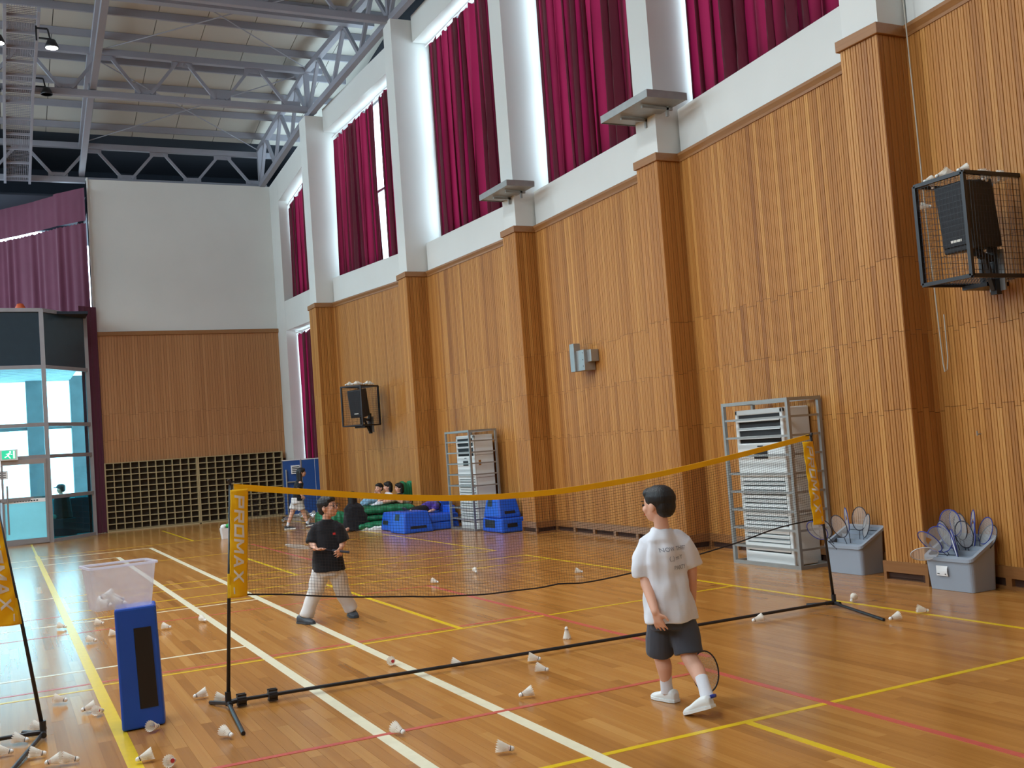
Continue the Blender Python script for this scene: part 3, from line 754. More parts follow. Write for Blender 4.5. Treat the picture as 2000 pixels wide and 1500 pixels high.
# ------------------------------------------------------------------ roof lamps
def flood(x, y, z, lit, label, power=0):
    t = thing('flood_lamp', label, 'lamp', (x, y, z), 0, 'black flood lamps on the catwalk'); o = (x, y, z)
    MB().lathe([(.03, .16), (.07, .15), (.12, .04), (.13, 0.0), (.12, -.005), (.11, .0)], 16, o).build('housing', M['black'], t, o, smooth=True)
    MB().lathe([(.001, .0), (.112, .0), (.112, .006), (.001, .008)], 16, o).build('lens', M['lampglow'] if lit else M['lampoff'], t, o)
    b = MB(); b.bar((x-.02, y, z+.15), (x-.06, y, z+.36), .02, .03); b.bar((x-.06, y, z+.36), (x-.26, y, z+.36), .03, .03); b.bar((x-.02, y, z+.17), (x-.22, y, z+.17), .03, .03); b.bar((x-.26, y, z+.12), (x-.26, y, z+.4), .03, .03)
    b.build('bracket', M['black'], t, o)
    if lit:
        l = bpy.data.lights.new('flood_light', 'SPOT'); l.energy = power; l.spot_size = 2.5; l.spot_blend = .6; l.shadow_soft_size = .12; l.color = (.89, .95, 1)
        ob = bpy.data.objects.new('flood_light', l); C.objects.link(ob); ob.location = (0, 0, -.03); ob.parent = t
PW = 600
flood(1.22, 21.1, 9.66, True, 'glowing flood lamp right of the catwalk', PW); flood(.30, 21.1, 9.66, True, 'glowing flood lamp at the left photo edge', PW)
flood(1.30, 25.15, 10.12, False, 'unlit black flood lamp hanging at the second truss'); flood(.26, 25.15, 10.12, False, 'unlit black flood lamp at the left photo edge')
for y in (16.4, 11.9, 7.0):
    for x in (.3, 1.22): flood(x, y, 10.2, True, 'glowing flood lamp above the %s, %s side of catwalk' % ({16.4: 'far court', 11.9: 'net end of the far court', 7.0: 'net'}[y], 'right' if x > 1 else 'left'), PW)
# ------------------------------------------------------------------ badminton nets
def lerp(a, b, t): return a+(b-a)*t
def promax_mesh():
    """wide slanted block capitals; x runs along the word (0.57 m), y up the letters (0.07 m)"""
    h, w, k = .066, .082, .017
    V = lambda x: [(x, 0), (x+k, 0), (x+k, 1), (x, 1)]
    H = lambda y, a=0, b=w: [(a, y), (b, y), (b, y+k/h*.8), (a, y+k/h*.8)]
    top = 1-k/h*.8
    L = {'P': [V(0), H(top), H(.40), [(w-k, .40), (w, .40), (w, 1), (w-k, 1)]],
         'R': [V(0), H(top), H(.40), [(w-k, .40), (w, .40), (w, 1), (w-k, 1)], [(w*.42, .45), (w*.42+k*1.1, .45), (w, 0), (w-k*1.2, 0)]],
         'O': [V(0), V(w-k), H(top), H(0)],
         'M': [V(0), V(w*1.12-k), [(0, 1), (k, 1), (w*.56+k*.4, .25), (w*.56-k*.6, .25)], [(w*1.12-k, 1), (w*1.12, 1), (w*.56+k*.6, .25), (w*.56-k*.4, .25)]],
         'A': [[(0, 0), (k, 0), (w*.5+k*.5, 1), (w*.5-k*.5, 1)], [(w-k, 0), (w, 0), (w*.5+k*.5, 1), (w*.5-k*.5, 1)], H(.22, w*.22, w*.78)],
         'X': [[(0, 0), (k*1.1, 0), (w, 1), (w-k*1.1, 1)], [(w-k*1.1, 0), (w, 0), (k*1.1, 1), (0, 1)]]}
    m = MB(); x = -.285
    for ch in 'PROMAX':
        for q in L[ch]:
            n = 7      # split every stroke both ways so that it can follow the cloth
            (a, b, c, d) = q
            f = lambda P, Q, t: (P[0]+(Q[0]-P[0])*t, P[1]+(Q[1]-P[1])*t)
            rows = []
            for i in range(n+1):
                l, r = f(a, d, i/n), f(b, c, i/n)
                rows.append([(x+px+.22*(py-.5)*h, (py-.5)*h, 0) for px, py in [f(l, r, j/n) for j in range(n+1)]])
            m.grid(rows)
        x += (w*1.12 if ch == 'M' else w)+.0145
    return m.mesh('promax')
def net(label, xl, xr, yl, yr, lean, zt, group):
    """portable net: posts lean in by `lean`; everything in world coordinates"""
    t = thing('badminton_net', label, 'net', (xl, yl, 0), 0, group); o = (xl, yl, 0)
    def YY(x): return lerp(yl, yr, (x-xl)/(xr-xl))
    for s, (xb, yb) in ((1, (xl, yl)), (-1, (xr, yr))):
        MB().tube([(xb, yb, .05), (xb+s*lean*.45, yb, zt*.5), (xb+s*lean, yb, zt+.02)], [.013, .0115, .010], 10).build('post', M['black'], t, o, smooth=True)
        j = MB(); j.tube([(xb, yb, .02), (xb, yb, .11)], .02, 10); j.tube([(xb, yb-.07, .035), (xb, yb+.05, .035)], .018, 10); j.tube([(xb, yb, .04), (xb+s*.09, yb, .045)], .017, 10)
        j.build('joint', M['black'], t, o, smooth=False)
        MB().tube([(xb, yb, .035), (xb-.06 if s > 0 else xb-.2, yb-.76, .013)], .013, 10).build('foot', M['black'], t, o)
        MB().tube([(xb, yb, .035), (xb-.08 if s > 0 else xb-.11, yb+.22, .013)], .013, 10).build('foot', M['black'], t, o)
    MB().tube([(xl+.02, yl, .045), (lerp(xl, xr, .35), YY(lerp(xl, xr, .35)), .04), (lerp(xl, xr, .7), YY(lerp(xl, xr, .7)), .04), (xr-.02, yr, .045)], .0125, 10).build('base_bar', M['black'], t, o)
    for xx in (xl+.085, xl+.29):
        w = MB(); w.lathe([(.012, -.03), (.036, -.028), (.036, .028), (.012, .03)], 12, (xx, YY(xx), .045), 0)
        for k in range(6):
            a = k*PI/3; w.bar((xx-.03, YY(xx)+.037*math.cos(a), .045+.037*math.sin(a)), (xx+.03, YY(xx)+.037*math.cos(a), .045+.037*math.sin(a)), .012, .012)
        w.build('clip', M['black'], t, o)
    x0, x1 = xl+lean+.02, xr-lean-.02
    TOPZ = [(0, 1.472), (.073, 1.417), (.139, 1.368), (.199, 1.325), (.253, 1.291), (.318, 1.26), (.376, 1.241), (.436, 1.232), (.507, 1.234), (.601, 1.259), (.698, 1.298), (.855, 1.392), (1.0, 1.492)]
    BOTZ = [(0, .735), (.064, .696), (.107, .659), (.166, .616), (.243, .572), (.282, .546), (.323, .53), (.364, .514), (.407, .512), (.459, .508), (.486, .517), (.531, .500), (.615, .523), (.714, .576), (.829, .653), (.917, .732), (1.0, .766)]
    def smooth_at(T, u):
        """Catmull-Rom through measured heights"""
        for k in range(len(T)-1):
            if u <= T[k+1][0] or k == len(T)-2:
                a, b = T[k], T[k+1]; t_ = (u-a[0])/(b[0]-a[0]); pm, pn = T[max(0, k-1)], T[min(len(T)-1, k+2)]
                ma = (b[1]-pm[1])/(b[0]-pm[0])*(b[0]-a[0]); mb_ = (pn[1]-a[1])/(pn[0]-a[0])*(b[0]-a[0])
                return (2*t_**3-3*t_**2+1)*a[1]+(t_**3-2*t_**2+t_)*ma+(-2*t_**3+3*t_**2)*b[1]+(t_**3-t_**2)*mb_
    top = lambda x: smooth_at(TOPZ, (x-x0)/(x1-x0))+zt-1.455
    bot = lambda x: smooth_at(BOTZ, (x-x0)/(x1-x0))
    n = 72; xs = [lerp(x0, x1, i/n) for i in range(n+1)]
    TH_ = .040
    tp = MB(); tp.loft([[(x, YY(x)-.006, top(x)+.003), (x, YY(x)-.006, top(x)-TH_), (x, YY(x)+.006, top(x)-TH_), (x, YY(x)+.006, top(x)+.003)] for x in xs])
    tp.build('top_tape', M['yellow'], t, o)
    MB().tube([(x, YY(x), bot(x)) for x in xs], .006, 6).build('bottom_cord', M['cord'], t, o)
    g = MB(); rows = 34
    for r in range(1, rows):
        v = r/rows; g.tube([(x, YY(x), lerp(top(x)-.04, bot(x), v)) for x in xs[::2]], .001, 3, caps=False)
    m = int((x1-x0)/.021)
    for i in range(m+1):
        x = lerp(x0, x1, i/m); g.tube([(x, YY(x), top(x)-.04), (x, YY(x), bot(x))], .001, 3, caps=False)
    stuff(g.build('net_mesh', M['cord'], t, o))
    # printed sleeves at both ends
    for s, xb, yb in ((1, xl, yl), (-1, xr, yr)):
        rows_ = []; zs = [zt-.02-(zt-.02-.72)*k/60 for k in range(61)]
        def bx(z, u):
            xp = xb+s*lean*(z/zt)
            return xp+s*(.118*u-.004)
        def by(z, u): return yb-.014-.010*math.sin(PI*u)*(1+.4*math.sin(z*19))-.004*math.sin(z*43+u*5)
        for z in zs: rows_.append([(bx(z, u/12), by(z, u/12), z) for u in range(13)])
        bn = MB().grid(rows_).build('banner', M['yellow'], t, o, smooth=True, solid=.003)
        lp = MB(); lp.tube([(xb+s*lean*(z/zt), yb, z) for z in (.72, .80, .88)], .016, 10); lp.build('sleeve_loop', M['yellow'], t, o)
        me = promax_mesh()
        for v in me.vertices:
            adv, up = v.co.x, v.co.y
            z = (zt-.02+.72)/2+.03-adv
            uu = .5+up/.118 if s > 0 else .5-up/.118
            uu = min(.97, max(.03, uu))
            v.co = Vector((bx(z, uu)-o[0], by(z, uu)-.004-o[1], z-o[2]))
        link('lettering', me, M['lettering'], bn)
        MB().box(bx(.765, .25)-.004, bx(.765, .25)+.004, yb-.03, yb-.028, .745, .79).build('size_mark', M['lettering'], bn, o)
    c = MB()
    for s, xb, yb in ((1, xl, yl), (-1, xr, yr)):
        xt = xb+s*lean; c.tube([(xt, yb, zt+.02), (xt-s*.012, yb, zt+.05)], .012, 8); c.bar((xt, yb, zt+.035), (xt+s*.06, yb, zt+.03), .012, .008)
    c.build('top_cap', M['black'], t, o)
    return t
net('portable badminton net with yellow tape between the two boys', 1.292, 6.383, 7.205, 7.023, .095, 1.455, 'portable badminton nets')
net('second portable badminton net cut off by the left edge', -4.9, .174, 7.36, 7.267, .20, 1.44, 'portable badminton nets')

# ------------------------------------------------------------------ shuttlecocks
def make_shuttle_meshes():
    """local axis +x points to the cork"""
    k = 1.06
    sk = MB(); n = 16
    for i in range(n):
        a0 = 2*PI*(i-.62)/n; a1 = 2*PI*(i+.62)/n; am = 2*PI*i/n
        def P(x, r, a, t=0): return (x*k, r*k*math.cos(a), r*k*math.sin(a))
        w = .35
        rows = [[P(.020, .0125, am-.10), P(.020, .0130, am), P(.020, .0125, am+.10)],
                [P(-.008, .0205, am-.16), P(-.008, .0212, am), P(-.008, .0205, am+.16)],
                [P(-.028, .0268, a0), P(-.028, .0280, am), P(-.028, .0268, a1)],
                [P(-.042, .0310, a0*.5+am*.5-.02), P(-.048, .0335, am), P(-.042, .0310, a1*.5+am*.5+.02)]]
        sk.grid(rows)
    for x, r in ((.0, .0188), (-.014, .0226)):
        sk.tube([(x*k, r*k*math.cos(2*PI*i/24), r*k*math.sin(2*PI*i/24)) for i in range(24)], .0009, 4, closed=True)
    ck = MB().lathe([(.0125*k, .018*k), (.0132*k, .022*k), (.0132*k, .032*k), (.0118*k, .038*k), (.008*k, .0425*k), (.0005, .0445*k)], 14, (0, 0, 0), 0)
    bd = MB().lathe([(.0134*k, .0205*k), (.0138*k, .0225*k), (.0134*k, .0245*k)], 14, (0, 0, 0), 0)
    rd = MB().lathe([(.001, .0165*k), (.0115*k, .0165*k), (.0115*k, .018*k), (.001, .0185*k)], 12, (0, 0, 0), 0)
    out = []
    for mb, m in ((sk, 'feather'), (ck, 'cork'), (bd, 'black'), (rd, 'redmark')):
        me = mb.mesh('shuttle'); me.materials.append(M[m]); me.polygons.foreach_set('use_smooth', [m != 'redmark']*len(me.polygons)); out.append(me)
    return out
SHM = make_shuttle_meshes()
LIE = math.atan2(.0335-.0132, .076)
proto_shuttle = None
def shuttle(x, y, z, a, label, group, pose='lie', sc=1.0, roll=0.0):
    """a: where the cork points, degrees in the picture sense (0 right, 90 away, 180 left, 270 towards us)"""
    t = thing('shuttlecock', label, 'shuttlecock', (x, y, z), 0, group)
    for nm, me in zip(('feather_skirt', 'cork', 'band', 'cork_seat'), SHM):
        ob = bpy.data.objects.new(nm, me); C.objects.link(ob); ob.parent = t
    yaw = math.radians(a-26)
    if pose == 'lie':
        R = Matrix.Rotation(yaw, 4, 'Z') @ Matrix.Rotation(LIE, 4, 'Y') @ Matrix.Rotation(roll, 4, 'X'); h = .0305*1.06
    elif pose == 'up':
        R = Matrix.Rotation(yaw, 4, 'Z') @ Matrix.Rotation(-PI/2, 4, 'Y'); h = .0485*1.06
    elif pose == 'down':
        R = Matrix.Rotation(yaw, 4, 'Z') @ Matrix.Rotation(PI/2+.25, 4, 'Y'); h = 0
    else:
        R = Matrix.Rotation(yaw, 4, 'Z') @ Matrix.Rotation(pose, 4, 'Y'); h = 0
    t.matrix_world = Matrix.Translation((x, y, z+h*sc)) @ R @ Matrix.Scale(sc, 4)
    return t
GS = 'shuttlecocks scattered on the floor'
SH = [(1.81, 11.21, 320, 'shuttlecock on the floor beside the wide white line left of the net post'), (1.43, 11.07, 0, 'shuttlecock lying just right of the standing blue block'),
 (.88, 12.02, 0, 'shuttlecock farthest back left of the blue block'), (.72, 10.88, 0, 'shuttlecock in front of the glare left of the blue block'), (.94, 11.11, 20, 'shuttlecock half hidden behind the blue block'),
 (.52, 12.12, 0, 'shuttlecock silhouetted on the bright floor glare'), (.32, 8.25, 10, 'shuttlecock lying between the left net post and the yellow line'), (.47, 7.81, 205, 'shuttlecock with cork pointing left beside an open one'),
 (.53, 7.66, 80, 'shuttlecock showing its open skirt by the yellow line'), (.16, 7.47, 0, 'shuttlecock just behind the left net post foot'), (.05, 7.22, 5, 'shuttlecock under the left net base bar'), (-.04, 6.98, 20, 'shuttlecock at the left edge in front of the base bar'),
 (.13, 6.79, 20, 'shuttlecock beside the left net foot bar'), (.20, 6.55, 185, 'left one of two touching shuttlecocks at the bottom left'), (.29, 6.52, 20, 'right one of two touching shuttlecocks at the bottom left'),
 (.65, 6.26, 205, 'shuttlecock at the bottom edge right of the yellow line'), (.79, 6.94, 75, 'shuttlecock with open skirt at the foot of the blue block'), (1.14, 6.44, 325, 'shuttlecock in front of the left post of the main net'),
 (1.18, 7.64, 200, 'shuttlecock left of the main net post pointing left'), (1.29, 7.40, 0, 'shuttlecock right behind the main net post joint'), (.77, 6.07, 90, 'shuttlecock cut by the bottom edge of the photo'),
 (2.6, 7.67, 85, 'shuttlecock showing a red cork seat beside the white line'), (2.95, 7.22, 350, 'shuttlecock touching the net base bar from behind'), (3.45, 6.96, 0, 'upper one of the two shuttlecocks by the net base bar'),
 (3.33, 6.61, 345, 'lower one of the two shuttlecocks by the net base bar'), (2.92, 6.06, 192, 'shuttlecock on the red line pointing left'), (1.98, 5.8, 320, 'shuttlecock on the crossing of red and white lines'),
 (2.31, 5.08, 5, 'nearest shuttlecock at the bottom centre'), (4.57, 11.72, 335, 'shuttlecock on the far court left of its twin'), (5.3, 12.18, 285, 'shuttlecock on the far court before the cage reflection'),
 (6.09, 10.94, 345, 'shuttlecock on the far court left of the white shirt boy'), (5.49, 6.95, 185, 'shuttlecock lying against the base bar right of the white shirt boy'), (6.64, 7.07, 235, 'shuttlecock behind the right net post foot'),
 (6.23, 6.2, 188, 'shuttlecock right of the right net foot pointing left'), (6.61, 6.26, 350, 'shuttlecock on the yellow line before the grey bins')]
rs = random.Random(5)
for x, y, a, lb in SH: shuttle(x, y, 0.0015, a, lb, GS, roll=rs.uniform(0, 1))
shuttle(4.05, 7.56, 0.0015, 40, 'shuttlecock standing upright on its skirt before the net bar', GS, 'up')

# ------------------------------------------------------------------ rackets
def racket(name, label, H, B, roll, group=None, frame='racketblue', cover=None, xdir=None):
    """H head centre, B a point on the handle side; the head is 0.20 x 0.25 m"""
    H = Vector(H); B = Vector(B); ax = (B-H).normalized()
    z = -ax; x = z.orthogonal().normalized(); x = Matrix.Rotation(roll, 3, z) @ x
    if xdir is not None: x = Vector(xdir); x = (x-z*x.dot(z)).normalized()
    y = z.cross(x)
    t = thing(name, label, 'racket', (0, 0, 0), 0, group)
    t.matrix_world = Matrix.Translation(H) @ Matrix((x, y, z)).transposed().to_4x4()
    a, b = .095, .122
    MB().tube([(a*math.sin(2*PI*k/32), 0, b*math.cos(2*PI*k/32)) for k in range(32)], .0048, 6, closed=True).build('frame', M[frame], t, smooth=True)
    MB().tube([(0, 0, -b), (0, 0, -.34)], .0036, 6).build('shaft', M['racketdark'], t)
    MB().tube([(0, 0, -.33), (0, 0, -.35), (0, 0, -.49), (0, 0, -.50)], [.008, .0125, .0125, .014], 8).build('handle', M['grip'], t)
    s = MB()
    for k in range(-10, 11):
        xx = k*a/11; zz = b*math.sqrt(max(0, 1-(xx/a)**2)); s.bar((xx, 0, -zz), (xx, 0, zz), .0011, .0011)
    for k in range(-13, 14):
        zz = k*b/14; xx = a*math.sqrt(max(0, 1-(zz/b)**2)); s.bar((-xx, .0008, zz), (xx, .0008, zz), .0011, .0011)
    stuff(s.build('strings', M['string'], t))
    if cover:
        m = MB(); m.add([(-.05, .002, .0), (-.02, .002, .05), (.03, .002, .03), (.05, .002, -.01), (.0, .002, .0)], [(0, 1, 2, 3, 4)]); m.build('printed_mark', M[cover], t)
    return t

# ------------------------------------------------------------------ blue block and clear box
bbk = thing('foam_block', 'tall blue vinyl foam block standing on end with black strip', 'block', (.613, 7.047, 0), math.radians(6))
mb = MB(); mb.hexa([(0, 0, 0.004), (.262, 0, 0.004), (.325, .25, 0.004), (.05, .25, 0.004)], [(-.010, .012, .755), (.245, .012, .755), (.295, .24, .755), (.04, .24, .755)])
mb.build('body', M['blue'], bbk, bevel=.014)
MB().hexa([(.115, -.003, .125), (.225, -.003, .125), (.225, .004, .125), (.115, .004, .125)], [(.100, .006, .625), (.205, .006, .625), (.205, .012, .625), (.100, .012, .625)]).build('black_strip', M['black'], bbk)
cbx = thing('plastic_box', 'clear plastic storage box of shuttlecocks on the blue block', 'box', (.475, 7.02, .757), math.radians(8))
def rrect(x0, x1, y0, y1, z, r=.025, n=4):
    out = []
    for cx, cy, a0 in ((x1-r, y1-r, 0), (x0+r, y1-r, 90), (x0+r, y0+r, 180), (x1-r, y0+r, 270)):
        for k in range(n+1):
            a = math.radians(a0+90*k/n); out.append((cx+r*math.cos(a), cy+r*math.sin(a), z))
    return out
mb = MB(); mb.loft([rrect(.03, .37, .03, .25, .0), rrect(.0, .40, .0, .28, .268)], caps=False)
mb.add(rrect(.03, .37, .03, .25, .002), [tuple(range(20))]); mb.build('walls', M['plastic'], cbx, smooth=False)
mb = MB(); ou, inn = rrect(-.014, .414, -.014, .294, .262, .035), rrect(.0, .40, .0, .28, .262, .025)
ou2, in2 = [(x, y, .276) for x, y, z in ou], [(x, y, .276) for x, y, z in inn]
mb.loft([ou, ou2, in2, inn], closed=True); mb.build('rim', M['plasticrim'], cbx)
for i, (dx, dy, dz, a, lb) in enumerate(((.08, .08, .0, 10, 'shuttlecock at the left in the clear box'), (.17, .09, .0, 0, 'shuttlecock pointing right in the clear box'), (.10, .16, .0, 200, 'shuttlecock at the back in the clear box'), (.09, .11, .045, 190, 'shuttlecock on top of the pile in the clear box'), (.17, .17, .012, 60, 'shuttlecock leaning at the back right in the clear box'))):
    shuttle(.475+dx*.99, 7.02+dy+dx*.14, .762+dz, a, lb, 'shuttlecocks in the clear box')

# ------------------------------------------------------------------ air conditioners in cages
def aircon(loc, rz, label, w=.84, d=.40, h=1.77):
    t = thing('air_conditioner', label, 'air conditioner', loc, rz, 'caged floor air conditioners'); x0, x1 = -w/2, w/2
    b = MB(); b.box(x0, x1, .035, d, 0, h); b.box(x0, x0+.05, 0, .04, 0, h); b.box(x1-.05, x1, 0, .04, 0, h); b.box(x0, x1, 0, .04, h-.06, h); b.box(x0+.03, x1-.03, 0, .04, .99, 1.38); b.box(x0+.03, x1-.03, 0, .04, 0, .13)
    b.build('body', M['acwhite'], t, bevel=.012)
    for k in range(3): MB().box(x0-.004, x1+.004, .02, d, .55+k*.42, .556+k*.42).build('panel_seam', M['framegrey'], t)
    MB().box(x0+.05, x1-.05, .02, .034, 1.38, h-.06).build('outlet', M['acdark'], t)
    for k in range(3):
        z = 1.45+k*.1; MB().hexa([(x0+.05, -.008, z-.02), (x1-.05, -.008, z-.02), (x1-.05, .02, z), (x0+.05, .02, z)], [(x0+.05, -.008, z-.008), (x1-.05, -.008, z-.008), (x1-.05, .02, z+.012), (x0+.05, .02, z+.012)]).build('louvre', M['acwhite'], t)
    MB().box(-.12, .12, -.004, .001, 1.2, 1.29).build('display', M['acdark'], t)
    MB().box(-.05, .05, -.003, .001, 1.335, 1.35).build('nameplate', M['ink'], t)
    MB().box(x0+.05, x1-.05, .02, .034, .13, .99).build('intake', M['acdark'], t)
    n = 17
    for k in range(n):
        z = .15+k*.85/n; MB().hexa([(x0+.045, -.006, z-.004), (x1-.045, -.006, z-.004), (x1-.045, .025, z+.012), (x0+.045, .025, z+.012)], [(x0+.045, -.006, z+.026), (x1-.045, -.006, z+.026), (x1-.045, .025, z+.036), (x0+.045, .025, z+.036)]).build('grille_slat', M['acwhite'], t)
    MB().box(x1, x1+.002, .08, .13, 1.2, 1.3).build('label_sticker', M['brown'], t)
    return t
def cage(loc, rz, label, w=1.13, d=.46, h=1.88, nb=9):
    t = thing('guard_cage', label, 'cage', loc, rz, 'steel cages round the air conditioners'); x0, x1 = -w/2, w/2; r = .038
    for x in (x0, x1):
        for y in (0, d): MB().box(x-r/2, x+r/2, y-r/2, y+r/2, 0, h).build('post', M['galv'], t)
    for z in (r/2, h-r/2):
        MB().box(x0+r/2, x1-r/2, -r/2, r/2, z-r/2, z+r/2).build('frame_rail', M['galv'], t)
        MB().box(x0+r/2, x1-r/2, d-r/2, d+r/2, z-r/2, z+r/2).build('frame_rail', M['galv'], t)
        for x in (x0, x1): MB().box(x-r/2, x+r/2, r/2, d-r/2, z-r/2, z+r/2).build('frame_rail', M['galv'], t)
    for k in range(1, nb):
        z = h*k/nb; MB().box(x0, x1, -.012, .012, z-.012, z+.012).build('bar', M['galv'], t)
        for x in (x0, x1): MB().box(x-.012, x+.012, 0, d, z-.012, z+.012).build('side_bar', M['galv'], t)
    return t
aircon((7.85, 9.62, .012), -PI/2, 'white floor standing air conditioner behind the right net post', d=.39)
cage((7.76, 9.56, 0), -PI/2, 'grey steel cage round the nearer air conditioner', d=.44)
aircon((7.96, 18.40, .012), -PI/2, 'white floor standing air conditioner beside the blue mats')
cage((7.85, 18.47, 0), -PI/2, 'grey steel cage round the farther air conditioner', d=.54)

# ------------------------------------------------------------------ racket bins
def rbin(loc, rz, label):
    """front (-y) low, back high; 0.52 wide, 0.33 deep"""
    t = thing('racket_bin', label, 'bin', loc, rz, 'grey sloping racket bins'); w, d = .52, .34
    b = MB(); bot = rrect(-w/2+.02, w/2-.02, .02, d-.02, 0, .035); top = []
    for x, y, z in rrect(-w/2, w/2, 0, d, 0, .04): top.append((x, y, .275+.17*y/d))
    b.loft([bot, top], caps=False); b.add(bot, [tuple(reversed(range(20)))]); b.build('body', M['greybin'], t, smooth=False)
    r0 = [(x, y, .275+.17*y/d-.005) for x, y, z in rrect(-w/2-.014, w/2+.014, -.014, d+.014, 0, .05)]; r1 = [(x, y, z+.028) for x, y, z in r0]
    i1 = [(x, y, .275+.17*y/d+.023) for x, y, z in rrect(-w/2+.02, w/2-.02, .02, d-.02, 0, .03)]; i0 = [(x, y, z-.035) for x, y, z in i1]
    rim = MB(); rim.loft([r0, r1, i1, i0], caps=False); rim.build('rim', M['greybin'], t)
    for k in range(4):
        y = .035+k*.075; z = .275+.17*y/d
        MB().box(-w/2+.02, w/2-.02, y, y+.05, z-.045, z-.03).build('slot_tray', M['greybin'], t)
        MB().box(-w/2+.02, w/2-.02, y+.05, y+.062, z-.045, z+.012).build('slot_ridge', M['greybin'], t)
    return t
b1 = rbin((7.80, 8.39, .002), -PI/2, 'grey racket bin with few rackets beside the cage')
b2 = rbin((7.58, 6.85, .002), -PI/2, 'full grey racket bin with a white paper label')
lb = MB(); rows = [[(-.13+.13*i/6, -.004-.012*math.sin(PI*j/4)*(i/6), .13+.09*j/4) for i in range(7)] for j in range(5)]
pl = MB().grid(rows).build('paper_label', M['paper'], b2, solid=.001)
for x_, w_ in ((-.115, .025), (-.03, .012)): MB().box(x_, x_+w_, -.0125, -.0105, .145, .153).build('text_mark', M['ink'], pl)
GR = 'rackets in the full grey bin'
def into(H, tgt): return tgt
R2 = [((7.47, 7.0, .335), (7.75, 6.86, .30), 1.45, 'pale racket sticking out flat over the left edge of the full bin', 'string', None),
 ((7.54, 6.99, .44), (7.70, 6.80, .20), .6, 'tilted racket with brown print leaning out left of the full bin', 'racketblue', 'brown'),
 ((7.64, 6.97, .45), (7.72, 6.84, .15), 1.5, 'edge-on white strung racket in the full bin', 'racketblue', None),
 ((7.70, 6.95, .50), (7.76, 6.83, .15), .35, 'tall racket at the left of the bunch in the full bin', 'racketdark', None),
 ((7.68, 6.93, .48), (7.76, 6.80, .16), .42, 'second tall racket at the left of the bunch in the full bin', 'racketblue', None),
 ((7.79, 6.96, .585), (7.80, 6.84, .15), 1.15, 'highest racket turned sideways in the full bin', 'racketblue', None),
 ((7.84, 6.95, .575), (7.82, 6.84, .15), .4, 'rear racket behind the blue bunch in the full bin', 'racketblue', None),
 ((7.82, 6.88, .55), (7.80, 6.80, .15), .5, 'racket in the middle of the bunch in the full bin', 'racketdark', None),
 ((7.89, 6.80, .575), (7.82, 6.80, .15), .1, 'round racket with brown print against the wall in the full bin', 'racketblue', 'brown'),
 ((7.80, 6.83, .485), (7.80, 6.74, .12), .8, 'dark edged racket at the centre front of the full bin', 'racketdark', None),
 ((7.87, 6.79, .48), (7.80, 6.76, .12), .1, 'racket standing before the round one in the full bin', 'racketblue', None),
 ((7.90, 6.68, .515), (7.80, 6.76, .12), .5, 'rear right racket in the full bin', 'racketblue', None),
 ((7.88, 6.64, .455), (7.76, 6.76, .12), .55, 'right most racket leaning to the camera in the full bin', 'racketdark', None),
 ((7.63, 6.80, .39), (7.80, 6.90, .12), .15, 'low front racket leaning over the rim of the full bin', 'racketblue', None),
 ((7.67, 6.84, .43), (7.80, 6.92, .12), .15, 'second low front racket in the full bin', 'racketblue', None)]
for H, B, rl, lb_, fr, cv in R2: racket('badminton_racket', lb_, H, B, rl, GR, fr, cv)
R1 = [((7.96, 8.46, .545), (7.95, 8.40, .10), .2, 'round racket with brown print in the emptier bin', 'racketblue', 'brown'), ((8.04, 8.36, .55), (7.98, 8.34, .10), .9, 'narrow looking racket against the wall in the emptier bin', 'racketdark', None),
 ((7.82, 8.43, .49), (7.93, 8.36, .10), .9, 'tilted front racket in the emptier bin', 'racketdark', None), ((8.01, 8.24, .485), (7.94, 8.32, .08), .3, 'right racket in the emptier bin', 'racketdark', None),
 ((7.63, 8.55, .46), (7.86, 8.45, .18), 1.2, 'racket leaning out left of the emptier bin behind the net post', 'racketblue', None), ((7.70, 8.56, .475), (7.88, 8.48, .18), 1.3, 'second racket leaning out left of the emptier bin', 'racketdark', None)]
for H, B, rl, lb_, fr, cv in R1: racket('badminton_racket', lb_, H, B, rl, 'rackets in the emptier grey bin', fr, cv)

# ------------------------------------------------------------------ speakers in wall cages
def speaker_cage(loc, rz, label, w, d, h):
    """front face at y=0 (width w along x), depth d along +y towards the wall"""
    t = thing('speaker_cage', label, 'cage', loc, rz, 'black mesh cages round the speakers'); r = .032
    for x in (0, w):
        for y in (0, d): MB().box(x-r/2, x+r/2, y-r/2, y+r/2, 0, h).build('post', M['black'], t)
    for z in (0, h):
        for y in (0, d): MB().box(0, w, y-r/2, y+r/2, z-r/2, z+r/2).build('rail', M['black'], t)
        for x in (0, w): MB().box(x-r/2, x+r/2, 0, d, z-r/2, z+r/2).build('rail', M['black'], t)
    g = MB(); st = .035; q = .0011
    k = st
    while k < w:
        for y in (0, d*.999): g.bar((k, y, 0), (k, y, h), 2*q, 2*q)
        for z in (0, h): g.bar((k, 0, z), (k, d, z), 2*q, 2*q)
        k += st
    k = st
    while k < d:
        for x in (0, w): g.bar((x, k, 0), (x, k, h), 2*q, 2*q)
        for z in (0, h): g.bar((0, k, z), (w, k, z), 2*q, 2*q)
        k += st
    k = st*1.4
    while k < h:
        for y in (0, d*.999): g.bar((0, y, k), (w, y, k), 2*q, 2*q)
        for x in (0, w): g.bar((x, 0, k), (x, d, k), 2*q, 2*q)
        k += st*1.4
    stuff(g.build('wire_mesh', M['black'], t))
    MB().box(.02, w*.55, d*.6, d+.02, -.05, -.015).build('mount_bar', M['black'], t)
    return t
